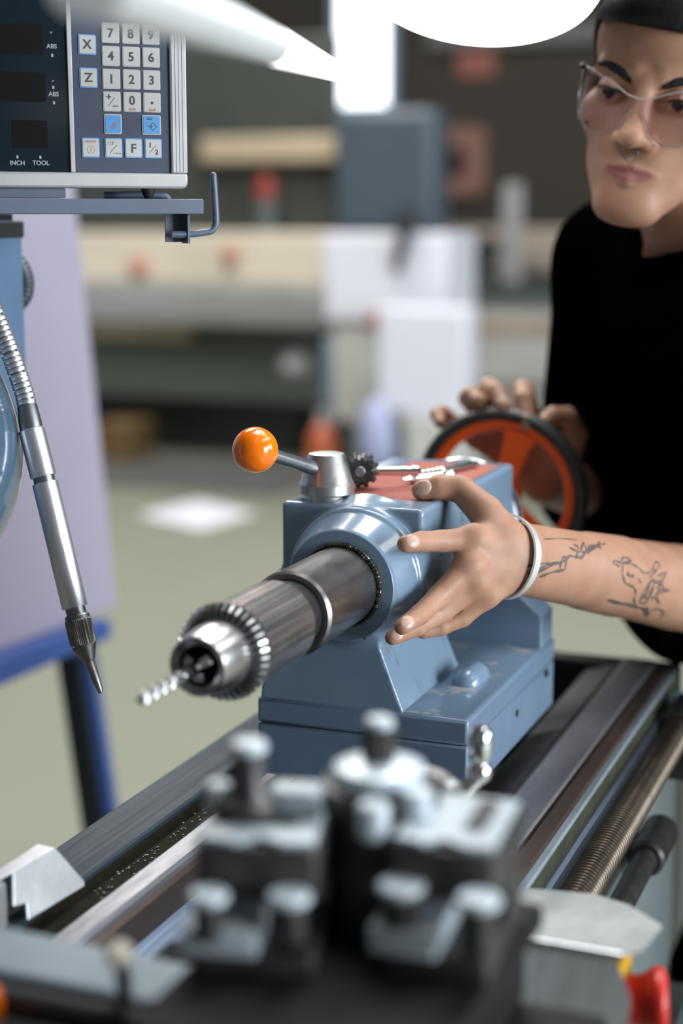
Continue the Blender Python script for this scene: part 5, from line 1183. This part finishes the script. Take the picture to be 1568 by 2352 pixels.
# tattoo: fine ink lines lying on the forearm. s runs wrist -> elbow, t across the outer side
adir = Lel-Lwr; al = np.linalg.norm(adir); adir = adir/al
fdir = unit(vw(Lwr+adir*0.12)-adir*(vw(Lwr+adir*0.12)@adir)); sdir = unit(np.cross(fdir, adir)); sdir = sdir if sdir[2] < 0 else -sdir
def armpt(s_, t):
    c = Lwr+adir*(s_*al); r_ = 0.030+0.012*min(1, s_*1.3)
    tg = c+sdir*(t*r_); dv = unit(tg-cdir); o_ = tg-dv*0.10
    h_ = bvh.ray_cast(Vector(o_), Vector(dv))
    return (np.array(h_[0]), np.array(h_[1])) if h_[0] else (None, None)
TAT = [([(0.036,0.373),(0.1167,-0.017),(0.1653,-0.103),(0.1933,-0.327),(0.2457,-0.328),(0.2714,-0.65),(0.3392,-0.791)],0.0008),([(0.0302,0.151),(0.1001,-0.013),(0.13,0.006),(0.067,0.301),(0.0414,0.423)],0.0008),([(0.086,0.389),(0.1391,0.179),(0.1832,0.069),(0.1823,-0.26)],0.0008),([(0.1608,0.041),(0.1649,-0.268),(0.1872,-0.238)],0.0008),([(0.1871,-0.54),(0.2332,-0.451),(0.2417,-0.757),(0.2684,-0.459),(0.2975,-0.674),(0.311,-0.819)],0.00064),([(0.2209,-0.275),(0.2243,-0.605),(0.2016,-0.637)],0.00064),([(0.2418,-0.459),(0.2703,-0.541),(0.288,-0.692),(0.3247,-0.672)],0.00064),([(0.0742,-0.662),(0.1385,-0.751),(0.2146,-0.786)],0.00032),([(0.4215,-0.264),(0.3866,-0.325),(0.3936,-0.394),(0.4227,-0.369),(0.4276,-0.502),(0.4507,-0.523),(0.4719,-0.464),(0.4327,-0.352),(0.4361,-0.252)],0.00064),([(0.4319,-0.377),(0.4745,-0.39),(0.5109,-0.32),(0.5395,-0.209),(0.5635,-0.23),(0.5828,-0.332),(0.5833,-0.507),(0.602,-0.547),(0.6094,-0.429),(0.5883,-0.237),(0.5725,-0.123)],0.00064),([(0.4353,-0.277),(0.4393,-0.075),(0.4613,0.119),(0.5019,0.171),(0.5196,0.28),(0.5171,0.485),(0.53,0.623)],0.00072),([(0.4592,-0.135),(0.4861,-0.058),(0.4956,-0.118)],0.00104),([(0.5384,0.034),(0.5223,-0.001),(0.5244,-0.079)],0.00048),([(0.6097,-0.205),(0.6556,-0.342),(0.6306,-0.06)],0.00056),([(0.5849,-0.059),(0.5529,0.297),(0.5468,0.539),(0.5807,0.504),(0.5988,0.177),(0.5986,-0.096),(0.5761,-0.026)],0.0008),([(0.5788,0.046),(0.5688,0.456)],0.0008),([(0.5952,0.081),(0.5794,0.47)],0.0008),([(0.5793,0.196),(0.5526,0.422)],0.0008),([(0.5604,0.364),(0.5865,0.388)],0.0008),([(0.6014,-0.024),(0.644,-0.111),(0.6166,0.111),(0.6884,0.095),(0.6162,0.235),(0.6472,0.452),(0.6033,0.297),(0.6029,0.422)],0.00072),([(0.6161,-0.037),(0.6545,0.027),(0.6243,0.178)],0.00064),([(0.3949,0.631),(0.4617,0.632),(0.5305,0.637),(0.5915,0.657)],0.00096),([(0.4198,0.67),(0.4912,0.64),(0.5422,0.685)],0.0008),([(0.5187,0.584),(0.547,0.68)],0.00096),([(0.572,0.678),(0.5929,0.83),(0.6071,0.666),(0.6398,0.583),(0.6706,0.626),(0.6743,0.72),(0.6531,0.791)],0.0008),([(0.5848,0.614),(0.5945,0.739)],0.00096)]
LINES = TAT
tb = MB()
for ln_, w_ in LINES:
    pts = [];
    for (s0, t0), (s1, t1) in zip(ln_[:-1], ln_[1:]):
        for k in range(4): pts.append((s0+(s1-s0)*k/4, t0+(t1-t0)*k/4))
    pts.append(ln_[-1]); Q = [armpt(*p) for p in pts]; Q = [q_ for q_ in Q if q_[0] is not None]
    if len(Q) < 2: continue
    v = []
    for i in range(len(Q)):
        a = Q[max(i-1, 0)][0]; b = Q[min(i+1, len(Q)-1)][0]; n_ = Q[i][1]; n_ = n_ if n_@vw(Q[i][0]) > 0 else -n_
        sdv = unit(np.cross(n_, b-a+1e-9)); wd = w_*1.8*(0.75+0.35*math.sin(i*1.3))
        for e_ in (-1, 0, 1): v.append(Q[i][0]+sdv*wd*e_+n_*(0.00035 if e_ == 0 else 0.00022))
    tb.add(v, [(i*3+j, i*3+j+1, (i+1)*3+j+1, (i+1)*3+j) for i in range(len(Q)-1) for j in range(2)])
obj('tattoo', tb, 'tattoo', pe, sharp=None)
# ---------------- clothes
sh = []
B = lambda p, k: sh.append(('+', p, k))
B(el(CH, (0.175, 0.128, 0.175), TF), 0); B(el((CH+PEL)/2+V(0, 0, 0.02), (0.165, 0.122, 0.20), TF), 0.05); B(el(PEL+V(0, 0, 0.01), (0.168, 0.128, 0.10), TF), 0.05)
B(rc(V(-0.315, 1.772, 1.325), Rsh+V(0.005, 0, -0.005), 0.050, 0.064), 0.04); B(rc(NECK+V(-0.01, 0.04, -0.035), V(-0.315, 1.772, 1.325), 0.065, 0.050), 0.04); B(rc(NECK+V(0.0, 0.03, -0.045), Lsh, 0.070, 0.064), 0.04)
B(el(V(-0.215, 1.81, 1.03), (0.158, 0.115, 0.17)), 0.05); B(rc(NECK+V(-0.005, 0.0, -0.075), CH, 0.085, 0.12), 0.08); B(rc(CH+V(-0.03, 0, 0.05), Rsh+V(0.03, 0, -0.05), 0.11, 0.06), 0.06)
B(rc(Rsh, Rsh+(Rel-Rsh)*0.92+V(-0.008, -0.02, 0), 0.064, 0.086), 0.03); B(rc(Lsh, Lsh+(Lel-Lsh)*0.62, 0.064, 0.064), 0.03)
B(el(V(-0.225, 1.79, 0.955), (0.135, 0.10, 0.095)), 0.05)
sh.append(('-', rc(H(0.006, -0.02, -0.08), NECK+V(0.004, 0.0, 0.004), 0.058, 0.060), 0.006))
re_ = unit(Rel-Rsh); le_ = unit(Lel-Lsh)
sh.append(('-', rc(Rsh+(Rel-Rsh)*1.05, Rel+re_*0.25, 0.066, 0.06), 0.006)); sh.append(('-', rc(Lsh+(Lel-Lsh)*0.72, Lel+le_*0.25, 0.054, 0.054), 0.006))
sh.append(('-', bx(PEL+V(0, 0, -0.195), (0.4, 0.4, 0.12)), 0.01))
sdfobj('t_shirt', sh, 0.005, 'shirt', pe, smooth=3)
tr_ = []
T = lambda p, k: tr_.append(('+', p, k))
T(el(PEL+V(0, 0, -0.04), (0.150, 0.112, 0.12), TF), 0)
fr = TF[:, 0]
for s_ in (-1, 1):
    hip = PEL+fr*0.085*s_+V(0, 0, -0.06); kn_ = V(hip[0]+0.01*s_, hip[1]+0.0, 0.50); an = V(hip[0]+0.03, hip[1]+0.03, 0.09)
    T(rc(hip, kn_, 0.092, 0.070), 0.03); T(rc(kn_, an, 0.070, 0.058), 0.03)
    toe = an+np.cross(V(0, 0, 1), fr)*-0.0+V(-0.05, -0.10, -0.055)
    obj('shoe', MB().ball(an+V(-0.02, -0.04, -0.048), (0.048, 0.135, 0.042), 24, 14, F=frame(unit(V(0, 0, 1)), up=(0.9, -0.45, 0))).box((-0.045, -0.13, -0.090), (0.045, 0.13, -0.070), o=an+V(-0.02, -0.04, 0)), 'shoe', pe, bevel=0.004)
sdfobj('trousers', tr_, 0.008, 'trousers', pe, smooth=3)
